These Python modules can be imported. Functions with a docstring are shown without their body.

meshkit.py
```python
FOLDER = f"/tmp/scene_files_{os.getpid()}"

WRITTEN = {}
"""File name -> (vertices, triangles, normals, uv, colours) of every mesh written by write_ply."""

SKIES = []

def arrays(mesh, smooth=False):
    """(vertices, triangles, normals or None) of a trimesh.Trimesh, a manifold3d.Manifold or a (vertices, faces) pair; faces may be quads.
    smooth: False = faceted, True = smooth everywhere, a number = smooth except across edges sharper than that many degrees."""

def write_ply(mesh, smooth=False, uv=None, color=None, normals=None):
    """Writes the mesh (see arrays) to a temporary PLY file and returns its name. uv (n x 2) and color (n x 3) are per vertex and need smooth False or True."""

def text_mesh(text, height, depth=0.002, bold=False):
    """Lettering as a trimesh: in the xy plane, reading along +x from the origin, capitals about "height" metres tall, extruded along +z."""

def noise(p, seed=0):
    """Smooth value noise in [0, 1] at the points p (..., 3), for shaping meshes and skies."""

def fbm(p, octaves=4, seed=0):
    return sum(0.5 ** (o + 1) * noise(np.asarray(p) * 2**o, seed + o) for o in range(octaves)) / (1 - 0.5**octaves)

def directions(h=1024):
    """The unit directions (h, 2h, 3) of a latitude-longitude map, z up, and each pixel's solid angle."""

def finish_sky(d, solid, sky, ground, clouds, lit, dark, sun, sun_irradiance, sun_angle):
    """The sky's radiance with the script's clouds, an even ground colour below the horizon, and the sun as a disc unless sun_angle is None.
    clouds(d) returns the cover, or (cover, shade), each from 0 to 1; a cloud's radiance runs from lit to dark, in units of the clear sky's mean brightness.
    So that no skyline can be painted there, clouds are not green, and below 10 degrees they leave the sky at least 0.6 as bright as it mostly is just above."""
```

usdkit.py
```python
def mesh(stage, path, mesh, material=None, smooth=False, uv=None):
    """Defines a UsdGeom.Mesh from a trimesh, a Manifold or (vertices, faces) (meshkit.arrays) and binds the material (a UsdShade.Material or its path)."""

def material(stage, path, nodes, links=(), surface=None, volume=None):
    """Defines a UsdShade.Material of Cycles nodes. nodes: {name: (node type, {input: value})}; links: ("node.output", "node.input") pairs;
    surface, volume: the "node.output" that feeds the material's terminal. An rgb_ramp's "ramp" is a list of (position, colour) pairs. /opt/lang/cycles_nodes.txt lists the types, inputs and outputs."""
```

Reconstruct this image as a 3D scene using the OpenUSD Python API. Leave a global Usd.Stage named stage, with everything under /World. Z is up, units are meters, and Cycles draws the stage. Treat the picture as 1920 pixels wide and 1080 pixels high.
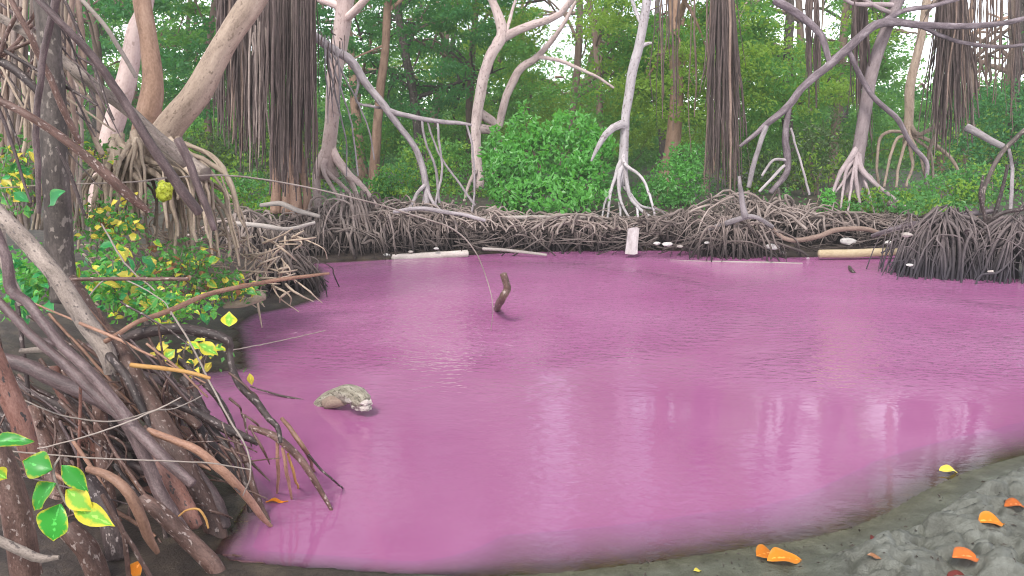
import math, numpy as np, usdkit, meshkit
from pxr import Usd, UsdGeom, UsdLux, UsdShade, Sdf, Gf, Vt
import shapely
from shapely.geometry import Polygon

stage = Usd.Stage.CreateInMemory()
UsdGeom.SetStageUpAxis(stage, UsdGeom.Tokens.z)
UsdGeom.SetStageMetersPerUnit(stage, 1.0)
world = UsdGeom.Xform.Define(stage, '/World'); stage.SetDefaultPrim(world.GetPrim())
UsdGeom.Scope.Define(stage, '/World/Looks')

# ------------------------------------------------------------------ camera, sky, sun, exposure
F = 1478.0                       # focal length in pixels of the 1920 wide photograph
EYE = np.array([0, 0, 1.5]); PITCH = math.atan(260 / F)
cam = UsdGeom.Camera.Define(stage, '/World/camera')
cam.AddTranslateOp().Set(Gf.Vec3d(*EYE)); cam.AddRotateXOp().Set(90 - math.degrees(PITCH))
cam.CreateHorizontalApertureAttr(36.0); cam.CreateVerticalApertureAttr(20.25)
cam.CreateFocalLengthAttr(36.0 * F / 1920); cam.CreateClippingRangeAttr(Gf.Vec2f(0.05, 500))
cam.CreateExposureAttr(1.38)
SUN = np.array([-0.22, -0.58, 0.78]); SUN /= np.linalg.norm(SUN)
ELEV, ROT = math.asin(SUN[2]), math.atan2(SUN[0], SUN[1])
dome = UsdLux.DomeLight.Define(stage, '/World/sky')
dome.GetPrim().SetCustomDataByKey('kind', 'structure')
sky_mat = usdkit.material(stage, '/World/Looks/sky', {
    'sky': ('sky_texture', {'sky_type': 'single_scattering', 'sun_disc': False, 'sun_elevation': ELEV, 'sun_rotation': ROT}),
    'bw': ('rgb_to_bw', {}), 'white': ('mix', {'mix_type': 'multiply', 'fac': 1.0, 'color2': (1.25, 1.25, 1.3)}),
    'tc': ('texture_coordinate', {}), 'n': ('noise_texture', {'scale': 2.2, 'detail': 5}),
    'r': ('rgb_ramp', {'ramp': [(0.30, (0.55, 0.55, 0.55)), (0.60, (0.95, 0.95, 0.95))]}),
    'mx': ('mix', {}), 'bg': ('background_shader', {'strength': 0.15})},
    [('tc.generated', 'n.vector'), ('n.fac', 'r.fac'), ('sky.color', 'bw.color'), ('bw.val', 'white.color1'),
     ('r.color', 'mx.fac'), ('sky.color', 'mx.color1'), ('white.color', 'mx.color2'), ('mx.color', 'bg.color')], surface='bg.background')
UsdShade.MaterialBindingAPI.Apply(dome.GetPrim()).Bind(sky_mat)
sun = UsdLux.DistantLight.Define(stage, '/World/sun')
sun.CreateNormalizeAttr(True); sun.CreateIntensityAttr(0.40); sun.CreateAngleAttr(14.0); sun.CreateColorAttr(Gf.Vec3f(1, .95, .87))
sun.AddTransformOp().Set(Gf.Matrix4d(Gf.Rotation(Gf.Vec3d(0, 0, 1), Gf.Vec3d(*SUN)), Gf.Vec3d(0, 0, 0)))

# ------------------------------------------------------------------ helpers
FWD = np.array([0, math.cos(PITCH), -math.sin(PITCH)]); UP = np.array([0, math.sin(PITCH), math.cos(PITCH)]); RIGHT = np.array([1.0, 0, 0])
def ray(x, y): return RIGHT * (x - 960) / F + UP * (540 - y) / F + FWD
def P(x, y, d):                  # the point at ground distance d that the photograph shows there
    r = ray(x, y); return EYE + r * (d / r[1])
def W(x, y, z=0.0):              # the point of height z that the photograph shows there
    r = ray(x, y); return EYE + r * ((z - EYE[2]) / r[2])
def PX(w, p): return w * float(np.dot(np.asarray(p) - EYE, FWD)) / F     # size in metres of w pixels there
def rng(s): return np.random.default_rng(s)

taken = {}
def numbered(parent, name):
    k = taken.get((parent, name), 0); taken[(parent, name)] = k + 1
    return f'{parent}/{name}' if k == 0 else f'{parent}/{name}_{k:03d}'
def put(path, mesh, mat, smooth=True, attrs=None, kind=None):
    v, f = np.asarray(mesh[0], float), np.asarray(mesh[1], int)
    m = usdkit.mesh(stage, path, (v, f), mat, smooth=smooth)
    if smooth not in (True, False): return m.GetPrim()
    a = dict(attrs or {})
    if len(mesh) > 2 and mesh[2] is not None: a['bark'] = mesh[2]
    pv = UsdGeom.PrimvarsAPI(m)
    for k, val in a.items():
        val = np.asarray(val, np.float32)
        if val.ndim == 2: pv.CreatePrimvar(k, Sdf.ValueTypeNames.Float3Array, 'vertex').Set(Vt.Vec3fArray.FromNumpy(val))
        else: pv.CreatePrimvar(k, Sdf.ValueTypeNames.FloatArray, 'vertex').Set(Vt.FloatArray.FromNumpy(val))
    if kind: m.GetPrim().SetCustomDataByKey('kind', kind)
    return m.GetPrim()
def tag(p, label=None, cat=None, group=None, kind=None):
    for k, t in (('label', label), ('category', cat), ('group', group), ('kind', kind)):
        if t: p.SetCustomDataByKey(k, t)
    return p
class Thing:
    def __init__(s, name, label, cat, loc=(0, 0, 0), group=None, kind=None):
        s.path = numbered('/World', name); s.loc = np.asarray(loc, float)
        x = UsdGeom.Xform.Define(stage, s.path); x.AddTranslateOp().Set(Gf.Vec3d(*s.loc)); tag(x.GetPrim(), label, cat, group, kind)
    def part(s, name, mesh, mat, label=None, parent=None, kind=None, smooth=True, attrs=None):
        p = numbered(parent or s.path, name)
        mesh = (np.asarray(mesh[0]) - s.loc,) + tuple(mesh[1:])
        pr = put(p, mesh, mat, smooth, attrs, kind); tag(pr, label); return p
def single(name, mesh, mat, label, cat, group=None, kind=None, smooth=True, attrs=None):
    pr = put(numbered('/World', name), mesh, mat, smooth, attrs); return tag(pr, label, cat, group, kind)
def join(ms):
    vs, fs, bs, n = [], [], [], 0
    for m in ms:
        vs.append(m[0]); fs.append(np.asarray(m[1]) + n); n += len(m[0])
        bs.append(m[2] if len(m) > 2 and m[2] is not None else np.asarray(m[0]))
    return np.vstack(vs), np.vstack(fs), np.vstack(bs)

def spline(pts, n):
    pts = np.asarray(pts, float)
    if len(pts) == 2: t = np.linspace(0, 1, n)[:, None]; return pts[0] * (1 - t) + pts[1] * t
    q = np.vstack([2 * pts[0] - pts[1], pts, 2 * pts[-1] - pts[-2]])
    u = np.linspace(0, len(pts) - 1 - 1e-9, n); i = u.astype(int); t = (u - i)[:, None]
    a, b, c, d = q[i], q[i + 1], q[i + 2], q[i + 3]
    return 0.5 * (2 * b + (c - a) * t + (2 * a - 5 * b + 4 * c - d) * t * t + (3 * b - a - 3 * c + d) * t ** 3)
def tube(pts, rad, sides=8, n=None, bump=0.10, seed=0, wob=0.0, freq=3.0):
    """A tapered limb through pts with radii rad; knobbly by bump, crooked by wob. The third item is its bark coordinate in metres."""
    pts = np.asarray(pts, float); rad = np.broadcast_to(np.asarray(rad, float), (len(pts),))
    L = np.linalg.norm(np.diff(pts, axis=0), axis=1).sum(); rm = max(rad.mean(), 1e-4)
    if n is None: n = int(np.clip(L / (rm * 2.2), 5, 46))
    c4 = spline(np.hstack([pts, rad[:, None]]), n); c, r = c4[:, :3].copy(), np.maximum(c4[:, 3], 0.0006)
    s = np.concatenate([[0], np.cumsum(np.linalg.norm(np.diff(c, axis=0), axis=1))])
    if wob:
        for k in range(3): c[:, k] += (meshkit.fbm(np.stack([s / (rm * 14), s * 0 + k * 7.3, s * 0], -1), 3, seed + k) - .5) * 2 * wob * rm * (0 if k == 9 else 1)
    t = np.gradient(c, axis=0); t /= np.linalg.norm(t, axis=1, keepdims=True) + 1e-12
    u = np.cross(t[0], [0.3, 0.5, 0.81]); u /= np.linalg.norm(u); us = [u]
    for k in range(1, n):
        u = us[-1] - t[k] * np.dot(us[-1], t[k]); us.append(u / (np.linalg.norm(u) + 1e-12))
    us = np.array(us); w = np.cross(t, us); a = np.arange(sides) / sides * 2 * math.pi
    ring = np.stack([np.cos(a), np.sin(a)], -1)
    q = np.stack([ring[None, :, 0] * rm * freq / .3 * np.ones((n, 1)), ring[None, :, 1] * rm * freq / .3 * np.ones((n, 1)), (s / (rm * 3.0))[:, None] * np.ones(sides)], -1)
    g = 1 + bump * 2 * (meshkit.fbm(q * [0.3 / rm * .33, 0.3 / rm * .33, 1], 3, seed + 11) - .5)
    rr = r[:, None] * g
    v = c[:, None] + (us[:, None] * ring[None, :, :1] + w[:, None] * ring[None, :, 1:]) * rr[..., None]
    off = (seed * 0.731) % 50
    bk = np.stack([ring[None, :, 0] * r[:, None] + off, ring[None, :, 1] * r[:, None], s[:, None] * np.ones(sides) * .6], -1)
    v = np.vstack([v.reshape(-1, 3), c[:1] - t[:1] * r[0] * .35, c[-1:] + t[-1:] * r[-1] * .35]); bk = np.vstack([bk.reshape(-1, 3), bk[0, :1] * [0, 0, 1], bk[-1, :1] * [0, 0, 1]])
    i = np.arange(n - 1)[:, None] * sides; j = np.arange(sides)[None]; k = (j + 1) % sides
    A, B, C, D = (i + j).ravel(), (i + k).ravel(), (i + sides + k).ravel(), (i + sides + j).ravel()
    f = np.vstack([np.stack([A, B, C], -1), np.stack([A, C, D], -1)]); e = n * sides; jj, kk = j.ravel(), k.ravel()
    f = np.vstack([f, np.stack([kk, jj, jj * 0 + e], -1), np.stack([jj + e - sides, kk + e - sides, jj * 0 + e + 1], -1)])
    return v, f, bk
WS = 1.0                        # widths in the lists below are read off enlarged views; each section sets how they scale
def ptube(pp, sides=9, n=None, bump=.10, seed=0, wob=0.5, extra=()):
    """A limb given as photograph points (x, y, distance or 'w' for the water level, width in pixels)."""
    pts, rad = [], []
    for x, y, d, w in pp:
        p = W(x, y, -0.015) if d == 'w' else P(x, y, d); pts.append(p); rad.append(PX(w, p) / 2 * WS)
    return tube(pts, rad, sides, n, bump, seed, wob)
def leafcloud(c, size, seed, up=0.5, fold=0.18, aspect=0.5):
    """Many small folded leaves at the points c."""
    g = rng(seed); n = len(c); size = np.broadcast_to(size, (n,)) * g.uniform(.7, 1.25, n)
    nn = g.normal(size=(n, 3)) * [1, 1, .8] + [0, 0, up * 2]; nn /= np.linalg.norm(nn, axis=1, keepdims=True)
    d = g.normal(size=(n, 3)); d -= nn * (d * nn).sum(1, keepdims=True); d /= np.linalg.norm(d, axis=1, keepdims=True)
    s = np.cross(nn, d); L = size[:, None]
    m = c + d * L * .45
    v = np.stack([c, m + s * L * aspect / 2 + nn * L * fold * .6, c + d * L - nn * L * .08, m - s * L * aspect / 2 + nn * L * fold * .6], 1).reshape(-1, 3)
    b = np.arange(n)[:, None] * 4
    return v, np.vstack([b + [0, 2, 1], b + [0, 3, 2]])
def leaf(base, dirn, normal, L, Wd, curl=.3, fold=.15, seed=0, nl=7, wave=.06):
    """One broad leaf as a curved folded blade; returns mesh with 'edge' (0 midrib .. 1 margin)."""
    g = rng(seed); d = np.asarray(dirn, float); d /= np.linalg.norm(d); nm = np.asarray(normal, float); nm = nm - d * nm.dot(d); nm /= np.linalg.norm(nm); s = np.cross(nm, d)
    t = np.linspace(0, 1, nl); w = Wd / 2 * np.sin(np.pi * np.clip(t, 0, 1) ** .82) ** 1.3 + Wd * .014
    x = L * np.sin(curl * t) / max(curl, 1e-3) if curl > 1e-3 else L * t; z = -L * (1 - np.cos(curl * t)) / max(curl, 1e-3)
    rows, ed = [], []
    ph = g.uniform(0, 6, 2)
    for u in (-1, -.5, 0, .5, 1):
        zz = z + abs(u) * w * fold * 2 + (abs(u) ** 2) * wave * L * np.sin(t * 9 + ph[0 if u < 0 else 1])
        rows.append(np.asarray(base) + d * x[:, None] + s * (u * w)[:, None] + nm * zz[:, None]); ed.append(np.clip(abs(u) + (t > .93) * 1 + g.uniform(-.1, .1, nl), 0, 1))
    v = np.stack(rows, 1).reshape(-1, 3); e = np.stack(ed, 1).ravel(); f = []
    for i in range(nl - 1):
        for j in range(4):
            a = i * 5 + j; f += [[a, a + 1, a + 6], [a, a + 6, a + 5]]
    return (v, np.array(f)), e
def lump(c, r, seed, sub=2, amp=.35, sc=(1, 1, 1)):
    import trimesh
    m = trimesh.creation.icosphere(sub); v = np.array(m.vertices); k = 1 + amp * 2 * (meshkit.fbm(v * 1.7 + seed * 3.1, 3, seed) - .5)
    v = v * k[:, None] * r * np.asarray(sc); return v + c, np.array(m.faces), v.copy()

# ------------------------------------------------------------------ materials
def M(name, nodes, links, surface): return usdkit.material(stage, '/World/Looks/' + name, nodes, links, surface)
def bark(name, dark, mid, light, scale=14., rough=.8, tide=None, bump=.6, spots=None):
    dark, mid, light = (tuple(.84 * c for c in q) for q in (dark, mid, light))
    nodes = {'a': ('attribute', {'attribute': 'bark'}), 'mp': ('mapping', {'scale': (1, 1, .45)}),
             'n': ('noise_texture', {'scale': scale, 'detail': 6, 'roughness': .62}), 'm': ('noise_texture', {'scale': scale * 6, 'detail': 4, 'roughness': .6}),
             'mx': ('mix', {'fac': .35}), 'r': ('rgb_ramp', {'ramp': [(.30, dark), (.48, mid), (.68, light)]}),
             'o': ('object_info', {}), 'mr': ('map_range', {'from_min': 0, 'from_max': 1, 'to_min': .72, 'to_max': 1.25}),
             'h': ('hsv', {}), 'b': ('bump', {'strength': bump, 'distance': .012}), 'p': ('principled_bsdf', {'roughness': rough, 'specular_ior_level': .35})}
    links = [('a.vector', 'mp.vector'), ('mp.vector', 'n.vector'), ('a.vector', 'm.vector'), ('n.fac', 'mx.color1'), ('m.fac', 'mx.color2'), ('mx.color', 'r.fac'),
             ('o.random', 'mr.value'), ('mr.result', 'h.value'), ('mx.color', 'b.height'), ('b.normal', 'p.normal')]
    last = 'r.color'
    if spots:
        nodes['v'] = ('noise_texture', {'scale': scale * 2.3, 'detail': 3}); nodes['sr'] = ('rgb_ramp', {'ramp': [(.60, (0, 0, 0)), (.66, (1, 1, 1))]}); nodes['sm'] = ('mix', {'color2': spots})
        links += [('a.vector', 'v.vector'), ('v.fac', 'sr.fac'), ('sr.color', 'sm.fac'), (last, 'sm.color1')]; last = 'sm.color'
    if tide:      # the wet, silt-stained foot of roots that stand in the water
        col, z0, z1 = tide
        nodes['g'] = ('geometry', {}); nodes['sx'] = ('separate_xyz', {}); nodes['tr'] = ('map_range', {'from_min': z0, 'from_max': z1, 'to_min': 1, 'to_max': 0, 'clamp': True})
        nodes['ad'] = ('math', {'math_type': 'multiply_add', 'value2': .22, 'value3': -.11}); nodes['pl'] = ('math', {'math_type': 'add'})
        nodes['tm'] = ('mix', {'color2': col})
        links += [('g.position', 'sx.vector'), ('n.fac', 'ad.value1'), ('ad.value', 'pl.value1'), ('sx.z', 'pl.value2'), ('pl.value', 'tr.value'), ('tr.result', 'tm.fac'), (last, 'tm.color1')]; last = 'tm.color'
    links += [(last, 'h.color'), ('h.color', 'p.base_color')]
    return M(name, nodes, links, 'p.BSDF')
def foliage(name, cols, trans=.4, gloss=.35, tr_col=None):
    cols = [tuple(c) for c in cols]
    nodes = {'g': ('geometry', {}), 'r': ('rgb_ramp', {'ramp': [(i / (len(cols) - 1), c) for i, c in enumerate(cols)]}),
             'p': ('principled_bsdf', {'roughness': .45, 'specular_ior_level': gloss}), 't': ('translucent_bsdf', {}),
             'tc': ('mix', {'mix_type': 'multiply', 'fac': 1., 'color2': tr_col or (1.9, 1.7, .7)}), 'm': ('mix_closure', {'fac': trans})}
    return M(name, nodes, [('g.random_per_island', 'r.fac'), ('r.color', 'p.base_color'), ('r.color', 'tc.color1'), ('tc.color', 't.color'), ('p.BSDF', 'm.closure1'), ('t.BSDF', 'm.closure2')], 'm.closure')

pale_pink = bark('pale_pink_bark', (.20, .15, .14), (.46, .355, .335), (.60, .49, .47), 12, spots=(.22, .17, .16))
pink_bark = bark('pink_bark', (.32, .235, .215), (.56, .42, .39), (.68, .545, .51), 10, spots=(.34, .25, .23))
pale_tan = bark('pale_tan_bark', (.16, .115, .09), (.34, .255, .20), (.48, .375, .30), 16, spots=(.18, .13, .10))
white_bark = bark('white_bark', (.19, .165, .17), (.38, .345, .355), (.52, .48, .495), 16, spots=(.15, .12, .12))
lilac_bark = bark('lilac_bark', (.15, .115, .118), (.29, .23, .235), (.42, .345, .35), 16, spots=(.2, .15, .15))
brown_bark = bark('brown_bark', (.08, .055, .045), (.19, .13, .105), (.30, .22, .18), 12)
rust_bark = bark('rust_bark', (.12, .07, .05), (.28, .17, .12), (.42, .28, .21), 12)
dark_bark = bark('dark_bark', (.025, .02, .02), (.07, .056, .05), (.15, .12, .11), 14, spots=(.19, .16, .14))
grey_limb = bark('grey_limb', (.10, .085, .09), (.27, .235, .245), (.44, .395, .405), 20)
purple_limb = bark('purple_limb', (.045, .034, .04), (.13, .10, .112), (.32, .27, .29), 16)
strand_bark = bark('strand_bark', (.045, .032, .030), (.10, .071, .065), (.185, .138, .127), 24)
pale_strand = bark('pale_strand', (.11, .08, .07), (.22, .17, .15), (.36, .29, .255), 24)
bank_root = bark('bank_root', (.085, .064, .056), (.215, .168, .15), (.39, .325, .295), 18, tide=((.035, .025, .023), .06, .40))
bank_root_dark = bark('bank_root_dark', (.07, .052, .046), (.165, .125, .112), (.30, .245, .222), 16, tide=((.024, .017, .017), .10, .48))
clump_root = bark('clump_root', (.045, .034, .033), (.11, .086, .084), (.21, .17, .165), 18, tide=((.030, .026, .032), .10, .55))
tan_root = bark('tan_root', (.16, .12, .09), (.34, .26, .20), (.48, .39, .31), 14)
near_pale = bark('near_pale_root', (.085, .068, .058), (.23, .185, .16), (.40, .33, .29), 30, bump=.9, spots=(.10, .08, .075))
near_purple = bark('near_purple_root', (.028, .018, .019), (.080, .052, .053), (.19, .135, .135), 34, rough=.42)
near_brown = bark('near_brown_root', (.032, .017, .013), (.095, .052, .042), (.20, .12, .10), 30, rough=.5, spots=(.27, .21, .19))
near_red = bark('near_red_root', (.075, .03, .024), (.19, .085, .065), (.32, .17, .14), 30, rough=.5, spots=(.04, .03, .03))
near_peach = bark('near_peach_root', (.10, .05, .035), (.27, .145, .10), (.43, .25, .175), 26, rough=.5)
near_dark = bark('near_dark_root', (.015, .010, .010), (.042, .028, .027), (.10, .072, .068), 30, rough=.5, spots=(.22, .18, .17))
orange_stick = bark('orange_stick', (.32, .15, .04), (.52, .28, .09), (.62, .38, .15), 20)
twig_mat = bark('twig', (.13, .10, .088), (.25, .205, .18), (.37, .315, .29), 20)
bamboo_mat = bark('bamboo', (.25, .19, .11), (.41, .325, .205), (.50, .42, .295), 6)
drift_mat = bark('driftwood', (.17, .14, .125), (.34, .295, .27), (.48, .43, .40), 14)
post_mat = bark('post', (.20, .17, .165), (.36, .32, .315), (.48, .44, .44), 14)
litter_mat = M('litter', {'p': ('principled_bsdf', {'base_color': (.38, .36, .345), 'roughness': .5})}, [], 'p.BSDF')

leaf_emerald = foliage('leaf_emerald', [(.05, .17, .06), (.08, .24, .08), (.14, .29, .06)], trans=.48)
leaf_mid = foliage('leaf_mid', [(.09, .23, .055), (.18, .33, .055), (.32, .42, .08)], trans=.5)
leaf_yellow = foliage('leaf_yellow', [(.17, .29, .05), (.30, .38, .06), (.44, .46, .10)], trans=.5)
leaf_bush = foliage('leaf_bush', [(.09, .29, .055), (.19, .40, .055), (.36, .50, .07), (.52, .53, .10)], trans=.45, gloss=.7)
leaf_ground = foliage('leaf_ground', [(.07, .20, .055), (.16, .31, .075), (.30, .36, .09), (.40, .34, .09)], trans=.35)
leaf_olive = foliage('leaf_olive', [(.07, .12, .05), (.12, .17, .065), (.19, .21, .08)])
def plain_leaf(name, c, edge=None, edge_from=.55, trans=.3, rough=.38, spec=.45):
    nodes = {'a': ('attribute', {'attribute': 'edge'}), 'g': ('geometry', {}), 'n': ('noise_texture', {'scale': 60, 'detail': 3}), 'ml': ('math', {'math_type': 'multiply_add', 'value2': 1.0, 'value3': -.5}),
             'ad': ('math', {'math_type': 'add'}), 'r': ('rgb_ramp', {'ramp': [(0, tuple(min(1, q * 1.7 + .03) for q in c)), (.07, c), (edge_from, c), (min(edge_from + .3, 1), edge or c)]}),
             'o': ('object_info', {}), 'mr': ('map_range', {'to_min': .75, 'to_max': 1.25}), 'h': ('hsv', {}),
             'p': ('principled_bsdf', {'roughness': rough, 'specular_ior_level': spec}), 't': ('translucent_bsdf', {}), 'm': ('mix_closure', {'fac': trans})}
    return M(name, nodes, [('g.position', 'n.vector'), ('n.fac', 'ml.value1'), ('ml.value', 'ad.value1'), ('a.fac', 'ad.value2'), ('ad.value', 'r.fac'), ('o.random', 'mr.value'), ('mr.result', 'h.value'), ('r.color', 'h.color'),
                           ('h.color', 'p.base_color'), ('h.color', 't.color'), ('p.BSDF', 'm.closure1'), ('t.BSDF', 'm.closure2')], 'm.closure')
green_leaf = plain_leaf('green_leaf', (.04, .29, .035), (.42, .42, .04), .74)
lime_leaf = plain_leaf('lime_leaf', (.20, .46, .05), (.60, .54, .05), .35)
deep_leaf = plain_leaf('deep_leaf', (.03, .23, .065), (.07, .28, .07), .6)
fresh_leaf = plain_leaf('fresh_leaf', (.08, .33, .065), (.22, .40, .07), .6)
yellow_leaf = plain_leaf('yellow_leaf', (.60, .52, .07), (.58, .42, .07), .6)
brown_leaf = plain_leaf('brown_leaf', (.24, .11, .05), (.17, .08, .04), .6)
orange_leaf = plain_leaf('orange_leaf', (.50, .155, .014), (.40, .18, .035), .7, .12, .65, .15)
rust_leaf = plain_leaf('rust_leaf', (.40, .105, .022), (.28, .08, .025), .6, .12, .65, .15)
maroon_leaf = plain_leaf('maroon_leaf', (.11, .025, .022), (.08, .025, .02), .6, .1, .65, .15)

# ------------------------------------------------------------------ ground and water
shore = [(450, 1062), (600, 1072), (760, 1084), (900, 1082), (1080, 1070), (1240, 1050), (1400, 1026), (1500, 1012), (1590, 990), (1660, 962), (1730, 920), (1810, 884), (1920, 852)]
pool = [W(*q)[:2] for q in shore] + [np.array([5.5, 5.2]), np.array([9.5, 6.5]), np.array([11.5, 8.4]), np.array([8.5, 9.2])]
pool += [W(*q)[:2] for q in [(1920, 520), (1780, 505), (1690, 478), (1560, 480), (1470, 482), (1390, 476), (1310, 470), (1180, 468), (1060, 470), (940, 474), (820, 481), (690, 488), (580, 494), (600, 515),
         (590, 560), (540, 575), (470, 588), (440, 610), (450, 650), (455, 690), (360, 700), (320, 730), (325, 780), (370, 840), (420, 890), (460, 935), (445, 980), (425, 1010), (405, 1042)]]
pool = Polygon(pool).buffer(0); shapely.prepare(pool)
def sd_of(x, y):                 # signed distance to the pool's edge, positive on land
    p = shapely.points(x, y); d = shapely.distance(pool.boundary, p); return np.where(shapely.contains(pool, p), -d, d)
sm = lambda t: np.clip(t, 0, 1) ** 2 * (3 - 2 * np.clip(t, 0, 1))
def height(x, y):
    x, y = np.asarray(x, float), np.asarray(y, float); sd = sd_of(x, y)
    q = np.stack([x, y, x * 0], -1)
    near = sm((x + .40) / .4) * sm((6.2 - y) / 1.5)
    far = .04 + .46 * sm((sd - .25) / 1.9) + .14 * (meshkit.fbm(q * 1.3, 3, 5) - .5) * sm(sd / 1.0)
    left = .02 + .30 * sm((sd - .1) / 1.6) + .07 * (meshkit.fbm(q * 3, 3, 8) - .5) * sm(sd / .6)
    fl = sm((y - 5.5) / 2.5); land = far * fl + left * (1 - fl)
    lum = meshkit.fbm(q * 5.0 + 3.3, 5, 21); rid = 1 - np.abs(2 * meshkit.fbm(q * [5.5, 8.5, 1] + 9.1, 4, 33) - 1)
    fine = 1 - np.abs(2 * meshkit.fbm(q * [17, 26, 1] + 2.7, 3, 44) - 1)
    fine2 = 1 - np.abs(2 * meshkit.fbm(q * [42, 60, 1] + 1.9, 2, 45) - 1)
    inner = sm((sd - .15 - .12 * (lum - .5)) / .07) * sm((x - 1.0) / .35)
    mud = .012 * sm(sd / .12) + inner * (.035 + .15 * np.clip(rid - .62, 0, .22) + .13 * (lum - .45) + .035 * np.clip(fine - .62, -.3, .2) + .010 * (fine2 - .6) - .030 * np.exp(-((2 * meshkit.fbm(q * [4.2, 6.4, 1] + 7.7, 4, 51) - 1) / .05) ** 2)) + .010 * (lum - .5) * sm(sd / .2)
    land = land * (1 - near) + mud * near
    slope = near * .26 + (1 - near) * .7
    bed = -np.minimum(.45, (-sd) * slope + .006 * np.clip(rid - .3, 0, 1) * near)
    return np.where(sd > 0, land, bed), sd
def axis(a, b, fine_a, fine_b, step, grow):
    mid = list(np.arange(fine_a, fine_b, step)); lo, s = [], step
    while (lo[-1] if lo else fine_a) > a: s *= grow; lo.append((lo[-1] if lo else fine_a) - s)
    hi, s = [], step
    while (hi[-1] if hi else mid[-1]) < b: s *= grow; hi.append((hi[-1] if hi else mid[-1]) + s)
    return np.array(lo[::-1] + mid + hi)
gx, gy = axis(-75, 75, .55, 2.75, .0125, 1.045), axis(-12, 130, 2.35, 4.5, .0125, 1.03)
X, Y = np.meshgrid(gx, gy); Z, SD = height(X.ravel(), Y.ravel())
def grid_faces(nx, ny):
    i = (np.arange(ny - 1)[:, None] * nx + np.arange(nx - 1)[None]).ravel()
    return np.stack([i, i + 1, i + nx + 1, i + nx], -1)
gf = grid_faces(len(gx), len(gy)); tri = np.vstack([gf[:, [0, 1, 2]], gf[:, [0, 2, 3]]])
near_at = (sm((X + .55) / .5) * sm((6.2 - Y) / 1.5)).ravel()
ground_mat = M('mud_ground', {
    'g': ('geometry', {}), 'a': ('attribute', {'attribute': 'mudness'}), 'n': ('noise_texture', {'scale': 9, 'detail': 8, 'roughness': .65}), 'k': ('noise_texture', {'scale': 60, 'detail': 5, 'roughness': .7}),
    'r1': ('rgb_ramp', {'ramp': [(.3, (.050, .050, .039)), (.5, (.092, .094, .078)), (.7, (.15, .155, .136))]}),
    'r2': ('rgb_ramp', {'ramp': [(.3, (.018, .013, .012)), (.5, (.04, .030, .026)), (.7, (.085, .065, .05))]}),
    'mx': ('mix', {}), 'sx': ('separate_xyz', {}), 'wet': ('map_range', {'from_min': -.010, 'from_max': .06, 'to_min': 0, 'to_max': 1, 'clamp': True}),
    'wm': ('mix', {'mix_type': 'multiply', 'fac': 1.}), 'wr': ('rgb_ramp', {'ramp': [(0, (.60, .46, .24)), (.12, (.66, .60, .44)), (.4, (.74, .76, .70)), (1, (1, 1, 1))]}), 'ro': ('map_range', {'to_min': .16, 'to_max': .5}),
    'b': ('bump', {'strength': .55, 'distance': .02}), 'p': ('principled_bsdf', {'specular_ior_level': .5})},
    [('g.position', 'n.vector'), ('g.position', 'k.vector'), ('n.fac', 'r1.fac'), ('n.fac', 'r2.fac'), ('a.fac', 'mx.fac'), ('r2.color', 'mx.color1'), ('r1.color', 'mx.color2'), ('g.position', 'sx.vector'), ('sx.z', 'wet.value'),
     ('wet.result', 'wr.fac'), ('mx.color', 'wm.color1'), ('wr.color', 'wm.color2'), ('wm.color', 'p.base_color'), ('wet.result', 'ro.value'), ('ro.result', 'p.roughness'), ('k.fac', 'b.height'), ('b.normal', 'p.normal')], 'p.BSDF')
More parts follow.
